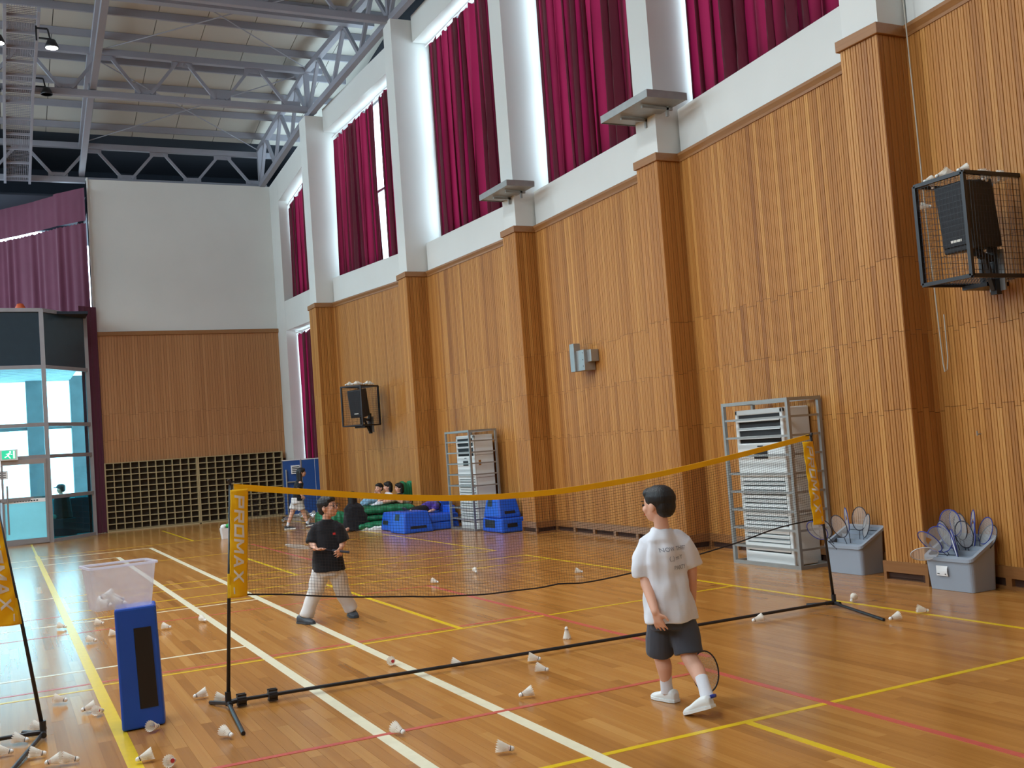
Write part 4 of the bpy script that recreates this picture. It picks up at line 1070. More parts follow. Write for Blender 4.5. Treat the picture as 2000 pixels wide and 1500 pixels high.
def loudspeaker(loc, rz, label, w=.34, d=.34, h=.60, tilt=.16, dist=.2):
    t = thing('loudspeaker', label, 'speaker', loc, rz, 'black loudspeakers in cages')
    R = Matrix.Rotation(tilt, 4, 'X')
    b = MB(); b.hexa([(-w/2, 0, 0), (w/2, 0, 0), (w*.36, d, 0), (-w*.36, d, 0)], [(-w/2, 0, h), (w/2, 0, h), (w*.36, d, h), (-w*.36, d, h)])
    ob = b.build('cabinet', M['black'], t, bevel=.012); ob.matrix_local = R
    ob = MB().box(-w/2+.015, w/2-.015, -.012, .002, .05, h-.015).build('front_grille', M['grille'], t, bevel=.006); ob.matrix_local = R
    ob = MB().box(-.055, .055, -.016, -.011, .085, .105).build('badge', M['lettering'], t); ob.matrix_local = R
    k = MB(); k.bar((0, d*.6, -.02), (0, d*.6+dist+.1, -.06), .05, .05); k.bar((0, d*.6+.05, -.03), (0, d*.6+dist+.08, -.32), .04, .04); k.bar((0, d*.6+dist+.1, .1), (0, d*.6+dist+.1, -.36), .06, .06); k.bar((0, d*.55, -.03), (0, d*.55, .08), .06, .06)
    k.build('wall_bracket', M['black'], t)
    MB().box(-.08, .08, d*.6+dist+.12, d*.6+dist+.14, -.33, .02).build('bracket_plate', M['galv'], t)
    return t
# nearer one: front faces the hall (-x), local x runs towards the camera
speaker_cage((7.20, 6.48, 2.70), -PI/2, 'large black mesh speaker cage at the right edge', .505, .735, .86)
loudspeaker((7.30, 6.165, 2.93), -PI/2, 'black loudspeaker inside the cage at the right edge', .31, .40, .58, .10, .06)
for i, (dx, dy, a, ps, lb_) in enumerate(((.06, .10, 200, .3, 'first'), (.13, .06, 20, 1.2, 'second'), (.24, .05, 180, .4, 'third'), (.33, .06, 10, .2, 'fourth'), (.44, .08, 170, .2, 'fifth'), (.47, .28, 200, 1.6, 'sixth'), (.44, .36, 90, 1.5, 'seventh'), (.40, .43, 20, 1.6, 'eighth'), (.46, .50, 160, 1.4, 'ninth'))):
    shuttle(7.20+dy, 6.48-dx, 3.575 if ps < 1 else 3.556, a, '%s shuttlecock from the left on top of the large speaker cage' % lb_, 'shuttlecocks on the large speaker cage', ps if ps > 1 else 'lie')
shuttle(7.25, 6.42, 3.38, 340, 'shuttlecock caught in the front mesh of the large speaker cage', 'shuttlecocks on the large speaker cage', .2)
# farther one, turned towards the middle of the hall
fr_ = math.radians(-51)
speaker_cage((6.93, 22.75, 2.21), fr_, 'small looking black speaker cage on the far wall bay', .52, .72, .88)
loudspeaker((7.23, 22.62, 2.38), fr_, 'black loudspeaker inside the cage on the far wall bay', .35, .34, .62)
for i, (u, v, a, lb_) in enumerate(((.08, .15, 200, 'first'), (.2, .12, 20, 'second'), (.3, .1, 180, 'third'), (.38, .2, 10, 'fourth'), (.44, .35, 170, 'fifth'), (.46, .55, 30, 'sixth'))):
    q = Matrix.Rotation(fr_, 3, 'Z') @ Vector((u, v, 0))
    shuttle(6.93+q.x, 22.75+q.y, 3.11, a, '%s shuttlecock from the left on top of the far speaker cage' % lb_, 'shuttlecocks on the far speaker cage', 'lie', 1.3)
# ------------------------------------------------------------------ small wall fittings
mbx = thing('metal_box', 'grey metal box mounted on the slatted wall', 'box', (8.45, 14.6, 2.65)); o = (8.45, 14.6, 2.65)
MB().box(8.36, 8.56, 14.34, 14.60, 2.65, 2.98).build('housing', M['galv'], mbx, o, bevel=.006); MB().box(8.32, 8.44, 14.58, 14.72, 2.65, 3.1).build('channel', M['galv'], mbx, o, bevel=.004); MB().box(8.42, 8.56, 14.22, 14.35, 2.78, 2.97).build('side_plate', M['galv'], mbx, o, bevel=.004)
for z in (2.72, 2.82, 2.93): MB().lathe([(.001, 0), (.008, 0), (.008, .004), (.001, .005)], 8, (8.356, 14.38, z), 0).build('screw', M['ink'], mbx, o)
def col_shelf(x0, x1, y0, y1, z, label):
    t = thing('column_platform', label, 'platform', (x0, y0, z), 0, 'metal platforms round the columns'); o = (x0, y0, z)
    MB().box(x0, x1, y0, y1, z+.085, z+.09).build('deck', M['galv'], t, o)
    MB().box(x0-.004, x0, y0, y1, z, z+.1).build('fascia', M['galv'], t, o); MB().box(x0, x1, y0-.004, y0, z, z+.1).build('fascia', M['galv'], t, o); MB().box(x0, x1, y1, y1+.004, z, z+.1).build('fascia', M['galv'], t, o)
    MB().box(x0+.02, x1, y0+.02, y1-.02, z+.01, z+.05).build('underside', M['galv'], t, o)
    for y in (y0+.32, y1-.32):
        b = MB(); b.bar((x0+.12, y, z-.02), (x1-.02, y, z-.02), .035, .035); b.bar((x1-.1, y, z-.12), (x1-.1, y, z+.02), .035, .035); b.build('bracket', M['galv'], t, o)
col_shelf(7.62, 8.14+.1, 10.97, 12.12, 5.88, 'larger metal platform bracketed round the nearer column')
col_shelf(7.80, 8.32, 15.49, 16.6, 5.88, 'smaller metal platform bracketed round the farther column')
hk = tag(MB().tube([(0, 0, 0), (-.03, 0, 0), (-.045, 0, -.01), (-.045, 0, .03)], .007, 6).build('wall_hook', M['galv']), 'tiny metal hook on the slatted wall above the bins', 'hook'); hk.location = (7.96, 6.68, 1.38)
rp = [(7.9, 7.05, 6.6), (7.92, 7.05, 5.5), (7.90, 7.02, 4.5), (7.89, 7.0, 3.5), (7.9, 6.98, 2.4), (7.9, 6.97, 2.05), (7.89, 6.95, 1.97), (7.89, 6.92, 1.99), (7.9, 6.91, 2.1), (7.9, 6.91, 2.5)]
ro = tag(MB().tube([Vector(p)-Vector(rp[0]) for p in rp], .006, 6).build('hanging_cord', M['rope']), 'thin pale cord hanging down the corner beside the near pilaster', 'cord'); ro.location = rp[0]

# ------------------------------------------------------------------ mats and foam blocks by the far wall
def foam(name, label, loc, rz, w0, d0, w1, d1, h, strips, group='blue foam blocks by the wall', mat='blue'):
    t = thing(name, label, 'block', loc, rz, group)
    MB().hexa([(-w0/2, -d0/2, 0), (w0/2, -d0/2, 0), (w0/2, d0/2, 0), (-w0/2, d0/2, 0)], [(-w1/2, -d1/2, h), (w1/2, -d1/2, h), (w1/2, d1/2, h), (-w1/2, d1/2, h)]).build('body', M[mat], t, bevel=.03)
    for (u0, u1, z0, z1, side) in strips:
        def P(u, z, off):
            k = z/h; W = w0+(w1-w0)*k; D = d0+(d1-d0)*k
            if side == 'f': return (u*W/2, -D/2-off, z)
            return (-W/2-off, -u*D/2, z)
        a, b, c, d = P(u0, z0, .004), P(u1, z0, .004), P(u1, z1, .004), P(u0, z1, .004); e, f, g, hh = P(u0, z0, -.02), P(u1, z0, -.02), P(u1, z1, -.02), P(u0, z1, -.02)
        MB().hexa([a, b, f, e], [d, c, g, hh]).build('black_patch', M['black'], t)
    return t
foam('vaulting_block', 'blue trapezoid foam block on the floor before the green mats', (7.12, 19.32, .003), math.radians(3), .64, .72, .50, .56, .40, [(-.55, .55, .08, .13, 'f'), (-.5, .2, .24, .36, 's')])
foam('vaulting_block', 'blue foam block half hidden behind the trapezoid block', (7.16, 20.25, .003), math.radians(3), .5, .6, .4, .5, .36, [(-.7, .3, .12, .2, 's')])
foam('vaulting_block', 'upper blue trapezoid block stacked beside the cage', (8.14, 17.33, .262), 0, .44, .72, .36, .50, .36, [(-.5, .5, .07, .12, 'f'), (-.6, .05, .20, .34, 's')])
foam('vaulting_block', 'lower blue block of the stack beside the cage', (8.17, 17.33, .003), 0, .50, .86, .48, .82, .255, [(-.55, .25, .09, .16, 'f'), (-.7, .3, .08, .22, 's')])
foam('gym_mat', 'folded blue vinyl mat behind the cage, lower layer', (7.72, 19.55, .003), 0, .62, .95, .60, .93, .15, [], 'blue folded mats')
foam('gym_mat', 'folded blue vinyl mat behind the cage, upper layer', (7.72, 19.55, .156), 0, .62, .95, .60, .93, .15, [], 'blue folded mats')
foam('vaulting_block', 'blue block behind the person lying on the mats', (8.1, 20.1, .003), 0, .3, .5, .28, .46, .60, [])
foam('vaulting_block', 'stepped blue block just left of the far cage', (7.98, 19.45, .003), 0, .16, .4, .14, .36, .44, [])
def green_mat(label, cx, cy, z, w, d, h, seed, rz=0.0):
    rnd = random.Random(seed); t = thing('gym_mat', label, 'mat', (cx, cy, z), rz, 'green folded gym mats')
    n = 22; rings = []
    for i in range(n+1):
        u = i/n; x = -w/2+w*u; rg = []
        for k in range(20):
            a = 2*PI*k/20; ca, sa = math.cos(a), math.sin(a)
            yy_ = d/2*(abs(ca)**.35)*(1 if ca > 0 else -1); zz = h/2+h/2*(abs(sa)**.6)*(1 if sa > 0 else -1)
            zz = max(0, zz*(1+.03*math.sin(u*40+seed)+.05*math.sin(u*9+seed*2+k*.4)*(1 if sa > 0 else 0)))
            rg.append((x, yy_*(1+.025*math.sin(u*31+seed)), zz*(.55 if i in (0, n) else 1)+(.2*h if i in (0, n) else 0)))
        rings.append(rg)
    MB().loft(rings).build('cover', M['green'], t, smooth=True)
    for k in range(5):
        x = -w/2+w*(k+.5)/5; MB().tube([(x, d/2*math.cos(a)*1.005, h/2+h/2*math.sin(a)*1.01) for a in [PI*j/8 for j in range(9)]], .006, 5).build('seam', M['green'], t)
    return t
green_mat('bottom green folded gym mat under the sitting children', 7.20, 21.55, .003, 1.15, 1.5, .16, 1, -.1)
green_mat('middle green folded gym mat under the sitting children', 7.33, 21.6, .165, 1.02, 1.3, .13, 2, -.1)
green_mat('top green folded gym mat under the sitting children', 7.32, 21.6, .30, 1.12, 1.3, .16, 3, -.1)
gm = green_mat('green mat leaning upright against the wall behind the children', 7.97, 21.85, .42, .30, .26, .46, 5, .2)
green_mat('green mat end sticking out behind the girl in black', 6.60, 23.0, .003, .6, .9, .32, 6, -.1)

# shoes before the mats
def shoe(name, label, x, y, a, mat, group, ln=.22):
    t = thing(name, label, 'shoe', (x, y, .002), math.radians(a-26), group)
    def ring(xx, w, z0, z1, n=12): return [(xx, w*math.cos(2*PI*k/n), (z0+z1)/2+(z1-z0)/2*math.sin(2*PI*k/n)) for k in range(n)]
    MB().loft([ring(-.105, .028, .012, .065), ring(-.07, .036, .012, .085), ring(-.02, .036, .012, .082), ring(.03, .040, .012, .062), ring(.075, .038, .012, .048), ring(.105, .022, .014, .034)]).build('upper', M[mat], t, smooth=True)
    MB().loft([[(x_, w*s_, z) for s_ in (-1, 1)]+[(x_, w*s_, z+.016) for s_ in (1, -1)] for x_, w, z in ((-.108, .03, 0), (-.07, .038, 0), (0, .039, 0), (.06, .042, 0), (.11, .022, .002))]).build('sole', M['shoewhite'], t)
    MB().lathe([(.001, .075), (.026, .078), (.026, .084), (.001, .0845)], 10, (-.05, 0, 0)).build('opening', M['ink'], t)
    return t
for x, y, a, m, lb_ in ((6.62, 20.98, 195, 'shoewhite', 'grey white sneaker at the left end of the shoe row'), (6.72, 20.9, 190, 'shoewhite', 'second sneaker from the left in the shoe row'), (6.83, 20.75, 185, 'shoewhite', 'white sneaker in the shoe row before the green mats'), (6.93, 20.7, 185, 'shoewhite', 'right most white sneaker in the shoe row'), (6.50, 21.1, 200, 'shoedark', 'dark slipper beside the girl in black')):
    shoe('sneaker', lb_, x, y, a, m, 'shoes left before the green mats')

# ------------------------------------------------------------------ folded table-tennis table, foil bags, ball bucket
tt = thing('table_tennis_table', 'folded blue table tennis table in the far corner', 'table', (6.95, 26.5, 0), 0.0); o = (6.95, 26.5, 0)
for nm, x0, x1, y in (('table_half', 6.43, 6.90, 26.62), ('table_half', 6.88, 7.36, 26.45)):
    h = MB().box(x0, x1, y-.012, y+.012, .16, 1.54).build(nm, M['ttblue'], tt, o)
    MB().box(x0, x1, y-.016, y+.016, 1.525, 1.55).build('edge', M['rail'], h, o); MB().box(x0, x0+.02, y-.016, y+.016, .16, 1.54).build('edge', M['galv'], h, o)
    if x0 > 6.8: MB().box(x1-.13, x1-.122, y-.0135, y-.0125, .16, 1.54).build('line', M['rail'], h, o)
f = MB(); f.tube([(6.52, 26.56, .12), (6.52, 26.56, 1.3)], .02, 6); f.tube([(6.52, 26.56, .98), (6.88, 26.56, .98)], .02, 6); f.tube([(6.45, 26.56, .1), (7.36, 26.5, .1)], .025, 6)
f.build('under_frame', M['galv'], tt, o)
MB().box(6.66, 6.88, 26.58, 26.606, 1.18, 1.4).build('poster', M['paper'], tt, o)
for k in range(4): MB().box(6.68, 6.86, 26.575, 26.581, 1.21+k*.045, 1.23+k*.045).build('poster_line', M['ink'], tt, o)
for x, y in ((6.45, 26.3), (6.45, 26.8), (7.36, 26.25), (7.36, 26.8)):
    MB().lathe([(.02, -.02), (.06, -.018), (.06, .018), (.02, .02)], 14, (x, y, .062), 0).build('castor', M['black'], tt, o)
rb = random.Random(3)
def foil(label, x, y, sx, sz, seed):
    rnd = random.Random(seed); m = MB(); rings = []
    for j in range(7):
        v = j/6; r = sx*math.sin(PI*min(.97, .12+v*.8))
        rings.append([(r*(1+.25*rnd.uniform(-1, 1))*math.cos(2*PI*k/10), .7*r*(1+.25*rnd.uniform(-1, 1))*math.sin(2*PI*k/10), sz*v) for k in range(10)])
    ob = tag(m.loft(rings).build('foil_bag', M['silver']), label, 'bag', 'silver bags under the folded table'); ob.location = (x, y, .003)
foil('larger shiny silver bag under the folded blue table', 6.75, 25.9, .13, .30, 1); foil('small shiny silver bag right of the larger one', 6.98, 25.85, .10, .24, 2); foil('low crumpled silver bag left of the walking girl', 6.35, 26.2, .12, .12, 4)
bk_ = thing('ball_bucket', 'small white bucket of balls on the floor by the far shelf', 'bucket', (4.24, 22.76, .002)); o = (0, 0, 0)
MB().loft([rrect(-.10, .10, -.08, .08, 0, .02), rrect(-.125, .125, -.1, .1, .22, .025), rrect(-.112, .112, -.088, .088, .222, .02), rrect(-.09, .09, -.07, .07, .02, .02)]).build('body', M['rail'], bk_)
for x, y, z, m, lb_ in ((4.17, 22.73, .25, 'shoewhite', 'white ball on top of the bucket'), (4.29, 22.77, .26, 'ballgreen', 'green ball on top of the bucket'), (4.23, 22.83, .25, 'shoewhite', 'second white ball at the back of the bucket')):
    ob = tag(MB().lathe([(.001, -.055), (.03, -.046), (.05, -.022), (.055, 0), (.05, .022), (.03, .046), (.001, .055)], 12).build('ball', M[m], smooth=True), lb_, 'ball', 'balls in the white bucket'); ob.location = (x, y, z)
# ------------------------------------------------------------------ people
def capsule(mb, p, r, q, s, n=14):
    p, q = Vector(p), Vector(q); d = q-p; L_ = max(d.length, 1e-4); d /= L_
    a = d.orthogonal().normalized(); b = d.cross(a); rings = []
    def rg(c, rr): rings.append([c+(a*math.cos(2*PI*k/n)+b*math.sin(2*PI*k/n))*rr for k in range(n)])
    for t in (-85, -60, -30): rg(p+d*r*math.sin(math.radians(t)), r*math.cos(math.radians(t)))
    rg(p, r); rg(q, s)
    for t in (30, 60, 85): rg(q+d*s*math.sin(math.radians(t)), s*math.cos(math.radians(t)))
    mb.loft(rings)
def chain(mb, pts):
    for (p, r), (q, s) in zip(pts, pts[1:]): capsule(mb, p, r, q, s)
def ell(mb, c, rx, ry, rz, yaw=0, pitch=0, n=18):
    R = Matrix.Rotation(yaw, 3, 'Z') @ Matrix.Rotation(pitch, 3, 'X'); rings = []
    for j in range(1, n//2):
        t = -PI/2+PI*j/(n//2)
        rings.append([Vector(c)+R @ Vector((rx*math.cos(t)*math.cos(2*PI*k/n), ry*math.cos(t)*math.sin(2*PI*k/n), rz*math.sin(t))) for k in range(n)])
    mb.loft(rings)
def rings_loft(mb, rs, yaw=0, n=24, sq=1.0):
    """rs: (cx, cy, cz, rx, ry) horizontal ellipses"""
    out = []
    for cx, cy, cz, rx, ry in rs:
        rg = []
        for k in range(n):
            a = 2*PI*k/n; x, y = rx*math.cos(a), ry*math.sin(a)
            rg.append((cx+x*math.cos(yaw)-y*math.sin(yaw), cy+x*math.sin(yaw)+y*math.cos(yaw), cz))
        out.append(rg)
    mb.loft(out)
def sleeve(mb, pts, n=18):
    """flat ended tapered tube along points (p, r)"""
    mb.tube([p for p, r in pts], [r for p, r in pts], n)
def fuse(name, mb, mat, parent, vox, o, smooth=5, fold=0.0, seed=0):
    """join overlapping shapes into one continuous skin"""
    me = mb.mesh('tmp', o); ob = bpy.data.objects.new('tmp', me); C.objects.link(ob)
    bm = bmesh.new(); bm.from_mesh(me); bmesh.ops.recalc_face_normals(bm, faces=bm.faces); bm.to_mesh(me); bm.free()
    r = ob.modifiers.new('r', 'REMESH'); r.mode = 'VOXEL'; r.voxel_size = vox; r.use_smooth_shade = True
    s = ob.modifiers.new('s', 'SMOOTH'); s.iterations = smooth; s.factor = .5
    bpy.context.view_layer.update()
    dg = bpy.context.evaluated_depsgraph_get()
    m2 = bpy.data.meshes.new_from_object(ob.evaluated_get(dg)); bpy.data.objects.remove(ob)
    if fold:
        import mathutils.noise as mn
        for v, nrm in zip(m2.vertices, [v.normal.copy() for v in m2.vertices]):
            p = v.co; a = mn.noise(Vector((p.x*14+seed, p.y*14, p.z*5)))+.6*mn.noise(Vector((p.x*6, p.y*6+seed, p.z*16)))
            v.co = p+nrm*(fold*a)
    return link(name, m2, mat, parent, smooth=True)
def hand(mb, wrist, direction, up, s=1.0, curl=.5, thumb=1, spread=1.0):
    """palm and five separate fingers; direction = along the hand, up = back of the hand"""
    w = Vector(wrist); d = Vector(direction).normalized(); u = Vector(up); u = (u-d*u.dot(d)).normalized(); l = d.cross(u)*thumb
    k = s
    for t in (-.018, -.006, .006, .018): capsule(mb, w+l*t*k*.7, .011*k, w+d*.052*k+l*t*k, .0105*k, 10)
    for i, (off, ln) in enumerate(((.026, .052), (.009, .060), (-.009, .056), (-.025, .043))):
        b = w+d*.052*k+l*off*k; a1 = .35*curl+.05*i*curl; d1 = (d*math.cos(a1)-u*math.sin(a1)+l*(.10*(1.5-i)*spread)).normalized(); m_ = b+d1*ln*.5*k
        a2 = 1.15*curl; d2 = (d*math.cos(a2)-u*math.sin(a2)+l*(.08*(1.5-i)*spread)).normalized(); e = m_+d2*ln*.5*k
        capsule(mb, b, .0082*k, m_, .0072*k, 8); capsule(mb, m_, .0072*k, e, .0058*k, 8)
    b = w+d*.014*k+l*.022*k; m_ = b+(d*.55+l*.75-u*.3).normalized()*.03*k; e = m_+(d*.85+l*.35-u*.25*curl).normalized()*.024*k
    capsule(mb, b, .0105*k, m_, .009*k, 8); capsule(mb, m_, .009*k, e, .007*k, 8)
def shoe_geo(mb, heel, toe, w, zh, zt, hgt):
    h, t = Vector(heel), Vector(toe); d = (t-h); L_ = d.length; d.normalize(); side = Vector((d.y, -d.x, 0)).normalized(); up = side.cross(d).normalized()
    if up.z < 0: up = -up
    rings = []
    for u, ww, hh in ((-.04, .55, .75), (.05, .85, 1.0), (.25, .9, 1.0), (.45, .95, .85), (.7, 1.05, .6), (.9, .85, .48), (1.03, .45, .35)):
        c = h+d*L_*u; rg = []
        for k in range(14):
            a = 2*PI*k/14; s_ = math.sin(a)
            rg.append(c+side*(w*ww*math.cos(a))+up*(hgt*hh*(.5+.5*(abs(s_)**.7)*(1 if s_ > 0 else -1))))
        rings.append(rg)
    mb.loft(rings)
def print_on(target, me, origin, xdir, ydir, mat, parent, o, off=.002):
    """wrap a flat print onto cloth: every vertex is cast onto the target along the print normal"""
    x, y = Vector(xdir).normalized(), Vector(ydir).normalized(); nrm = x.cross(y).normalized()
    bm = bmesh.new(); bm.from_mesh(target.data); bv = BVHTree.FromBMesh(bm)
    b2 = bmesh.new(); b2.from_mesh(me); bmesh.ops.triangulate(b2, faces=b2.faces); bmesh.ops.subdivide_edges(b2, edges=[e for e in b2.edges if e.calc_length() > .012], cuts=2); b2.to_mesh(me); b2.free()
    for v in me.vertices:
        p = Vector(origin)-Vector(o)+x*v.co.x+y*v.co.y+nrm*.25
        hit = bv.ray_cast(p, -nrm)
        v.co = (hit[0]+nrm*off) if hit[0] is not None else p-nrm*.25
    bm.free()
    return link('print', me, mat, parent)
def head(t, o, c, yaw, s=1.0, hair='short', vox=.005, face=True, tilt=0.0, skin=None):
    """head centre c, looking along +y rotated by yaw; returns a list of (shape adder) for the body mesh"""
    c = Vector(c); R = Matrix.Rotation(yaw, 3, 'Z') @ Matrix.Rotation(tilt, 3, 'X')
    P = lambda x, y, z: c+R @ Vector((x*s, y*s, z*s))
    def skinpart(mb):
        ell(mb, P(0, -.008, .012), .074*s, .092*s, .092*s, yaw, tilt); ell(mb, P(0, .022, -.045), .058*s, .062*s, .062*s, yaw, tilt)
        ell(mb, P(0, .045, -.078), .030*s, .032*s, .026*s, yaw, tilt)
        capsule(mb, P(0, .082, .0), .010*s, P(0, .098, -.030), .014*s, 8)
        ell(mb, P(0, .078, -.062), .022*s, .012*s, .010*s, yaw, tilt)
        for q in (-1, 1):
            ell(mb, P(q*.077, -.008, -.015), .010*s, .022*s, .030*s, yaw, tilt); ell(mb, P(q*.036, .055, -.03), .026*s, .024*s, .024*s, yaw, tilt)
    def extras():
        hb = MB()
        if hair == 'short':
            ell(hb, P(0, -.022, .034), .088*s, .096*s, .084*s, yaw, tilt); ell(hb, P(0, -.055, -.012), .074*s, .058*s, .072*s, yaw, tilt); ell(hb, P(0, .040, .066), .066*s, .046*s, .036*s, yaw, tilt)
        else:
            ell(hb, P(0, -.02, .032), .092*s, .102*s, .088*s, yaw, tilt); ell(hb, P(0, .045, .064), .066*s, .046*s, .036*s, yaw, tilt)
            for q in (-1, 1): capsule(hb, P(q*.066, -.03, .0), .036*s, P(q*.070, -.03, -.10 if hair == 'bob' else -.25), .026*s)
            capsule(hb, P(0, -.07, .0), .062*s, P(0, -.075, -.10 if hair == 'bob' else -.28), .05*s)
        fuse('hair', hb, M['hair'], t, vox, o, 3, .003)
        if face:
            for q in (-1, 1):
                e = MB(); ell(e, P(q*.032, .082, -.004), .013*s, .006*s, .0065*s, yaw, tilt, 12); e.build('eye', M['ink'], t, o, smooth=True)
                b = MB(); b.bar(P(q*.018, .090, .018), P(q*.050, .080, .020), .008*s, .006*s); b.build('eyebrow', M['hair'], t, o)
            m_ = MB(); ell(m_, P(0, .089, -.062), .020*s, .005*s, .0045*s, yaw, tilt, 12); m_.build('lips', M['redmark'], t, o, smooth=True)
    return skinpart, extras, P

# --- boy in the white shirt, seen from behind, walking to the net
o = (3.52, 5.25, 0); b1 = thing('person', 'person in white t-shirt and grey shorts walking to the net, seen from behind', 'person', o)
yw = math.radians(8)
body = MB(); hs, he, HP = head(b1, o, (3.515, 5.295, 1.188), math.radians(22), 1.0, 'short'); hs(body)
chain(body, [((3.515, 5.28, 1.13), .042), ((3.52, 5.275, 1.03), .044)])
rings_loft(body, [(3.53, 5.28, .52, .115, .085), (3.53, 5.28, .75, .11, .082), (3.53, 5.275, .90, .110, .075), (3.525, 5.275, .98, .07, .05)], yw)
chain(body, [((3.445, 5.305, .955), .036), ((3.405, 5.32, .80), .034), ((3.385, 5.285, .73), .034), ((3.355, 5.165, .585), .024)])
hand(body, (3.355, 5.16, .578), (.22, -.05, -1), (-.9, -.5, -.1), 1.05, .45, -1)
chain(body, [((3.628, 5.243, .955), .036), ((3.69, 5.25, .79), .034), ((3.700, 5.275, .68), .030), ((3.706, 5.295, .585), .024)])
hand(body, (3.707, 5.298, .575), (.05, .05, -1), (.9, -.3, 0), 1.05, 1.25, 1)
chain(body, [((3.49, 5.32, .50), .075), ((3.513, 5.388, .29), .047), ((3.522, 5.372, .21), .047), ((3.534, 5.385, .12), .033), ((3.538, 5.39, .06), .032)])
chain(body, [((3.585, 5.245, .50), .075), ((3.583, 5.195, .29), .048), ((3.567, 5.10, .225), .048), ((3.535, 5.005, .165), .033), ((3.522, 4.965, .12), .032)])
fuse('body', body, M['skin'], b1, .0055, o, 4); he()
sh = MB(); rings_loft(sh, [(3.530, 5.280, .500, .176, .146), (3.529, 5.281, .60, .164, .136), (3.528, 5.28, .75, .140, .110), (3.527, 5.277, .90, .138, .098), (3.524, 5.276, .985, .122, .078), (3.52, 5.276, 1.025, .075, .06), (3.518, 5.277, 1.045, .058, .052)], yw)
sleeve(sh, [((3.495, 5.285, .99), .05), ((3.438, 5.312, .950), .066), ((3.408, 5.328, .86), .066), ((3.396, 5.328, .765), .068)])
sleeve(sh, [((3.570, 5.265, .99), .05), ((3.636, 5.246, .950), .064), ((3.675, 5.248, .87), .060), ((3.697, 5.252, .80), .060)])
shirt = fuse('t_shirt', sh, M['shirtwhite'], b1, .006, o, 4, .014, 3)
st = MB(); rings_loft(st, [(3.532, 5.28, .60, .115, .09), (3.532, 5.28, .46, .138, .108)], yw)
sleeve(st, [((3.490, 5.31, .54), .078), ((3.495, 5.345, .43), .086), ((3.512, 5.388, .295), .086)])
sleeve(st, [((3.580, 5.255, .54), .078), ((3.592, 5.235, .43), .088), ((3.590, 5.205, .305), .088)])
fuse('shorts', st, M['greyshorts'], b1, .006, o, 4, .006, 5)
for nm, pts in (('sock', [((3.531, 5.378, .165), .037), ((3.536, 5.388, .11), .036), ((3.54, 5.39, .05), .038)]), ('sock', [((3.545, 5.035, .205), .037), ((3.53, 4.99, .155), .036), ((3.518, 4.95, .10), .040)])):
    m = MB(); sleeve(m, pts); fuse(nm, m, M['shirtwhite'], b1, .005, o, 2)
def big_shoe(parent, o, heel, toe, mat, w=.042, hgt=.075, sole=True, strap=None):
    m = MB(); shoe_geo(m, heel, toe, w, 0, 0, hgt); s = fuse('shoe', m, M[mat], parent, .0045, o, 2)
    if sole:
        h, t = Vector(heel), Vector(toe); d = (t-h).normalized(); sd = Vector((d.y, -d.x, 0)).normalized(); up = sd.cross(d).normalized()
        if up.z < 0: up = -up
        L_ = (t-h).length; pts = []
        for u, ww in ((-.05, .6), (.1, .95), (.4, .95), (.7, 1.1), (.92, .9), (1.05, .4)): pts.append((h+d*L_*u, w*ww))
        rg = [[c+sd*a_, c-sd*a_, c-sd*a_+up*.016, c+sd*a_+up*.016] for c, a_ in pts]
        MB().loft(rg).build('sole', M['shoewhite'] if mat == 'shoewhite' else M[mat], s, o)
    if strap:
        MB().tube(strap, .011, 8).build('heel_tab', M['racketblue'], s, o)
    return s
big_shoe(b1, o, (3.562, 5.335, .003), (3.525, 5.52, .003), 'shoewhite')
big_shoe(b1, o, (3.512, 4.905, .062), (3.452, 5.075, .003), 'shoewhite', strap=[(3.500, 4.90, .125), (3.516, 4.893, .128), (3.535, 4.905, .125)])
rdir = Vector((math.cos(yw), math.sin(yw), 0))
for body_, sz, dx, z in (('NOW  THE', .034, -.015, .925), ('(_) rm Y', .034, .0, .872), ('PARTY', .034, .02, .815)):
    me = text_mesh(body_, sz); print_on(shirt, me, (3.53+dx, 5.28, z), rdir, (0, 0, 1), M['greyprint'], shirt, o)
racket('badminton_racket', 'racket hanging low from the hand of the white shirt boy', (3.742, 5.265, .165), (3.712, 5.302, .55), .75, None, 'racketdark')

# --- boy in the black shirt facing us across the net
o = (2.85, 10.19, 0); b2p = thing('person', 'person with glasses in black t-shirt and white trousers facing the net', 'person', o)
yw2 = math.radians(-26)
body = MB(); hs, he, HP = head(b2p, o, (2.894, 10.178, 1.108), math.radians(-137), .98, 'short', tilt=.12); hs(body)
chain(body, [((2.88, 10.19, 1.05), .042), ((2.872, 10.195, .96), .045)])
rings_loft(body, [(2.86, 10.192, .50, .112, .085), (2.862, 10.192, .75, .11, .08), (2.872, 10.195, .87, .10, .07), (2.872, 10.195, .93, .06, .045)], yw2)
chain(body, [((2.795, 10.24, .895), .036), ((2.722, 10.225, .775), .036), ((2.718, 10.12, .722), .025)])
hand(body, (2.72, 10.112, .720), (.55, -.8, -.18), (-.2, 0, -1), 1.05, .5, 1)
chain(body, [((2.955, 10.14, .895), .036), ((3.006, 10.12, .765), .036), ((2.965, 10.055, .71), .025)])
hand(body, (2.962, 10.05, .705), (-.6, -.5, -.6), (.6, -.75, .2), 1.05, .9, -1)
fuse('body', body, M['skin'], b2p, .006, o, 4); he()
sh = MB(); rings_loft(sh, [(2.862, 10.19, .485, .166, .142), (2.862, 10.19, .62, .150, .13), (2.866, 10.192, .78, .132, .105), (2.872, 10.195, .89, .13, .092), (2.872, 10.195, .945, .105, .07), (2.874, 10.194, .985, .058, .055)], yw2)
sleeve(sh, [((2.83, 10.225, .935), .05), ((2.785, 10.245, .89), .066), ((2.745, 10.24, .82), .068), ((2.722, 10.222, .762), .07)])
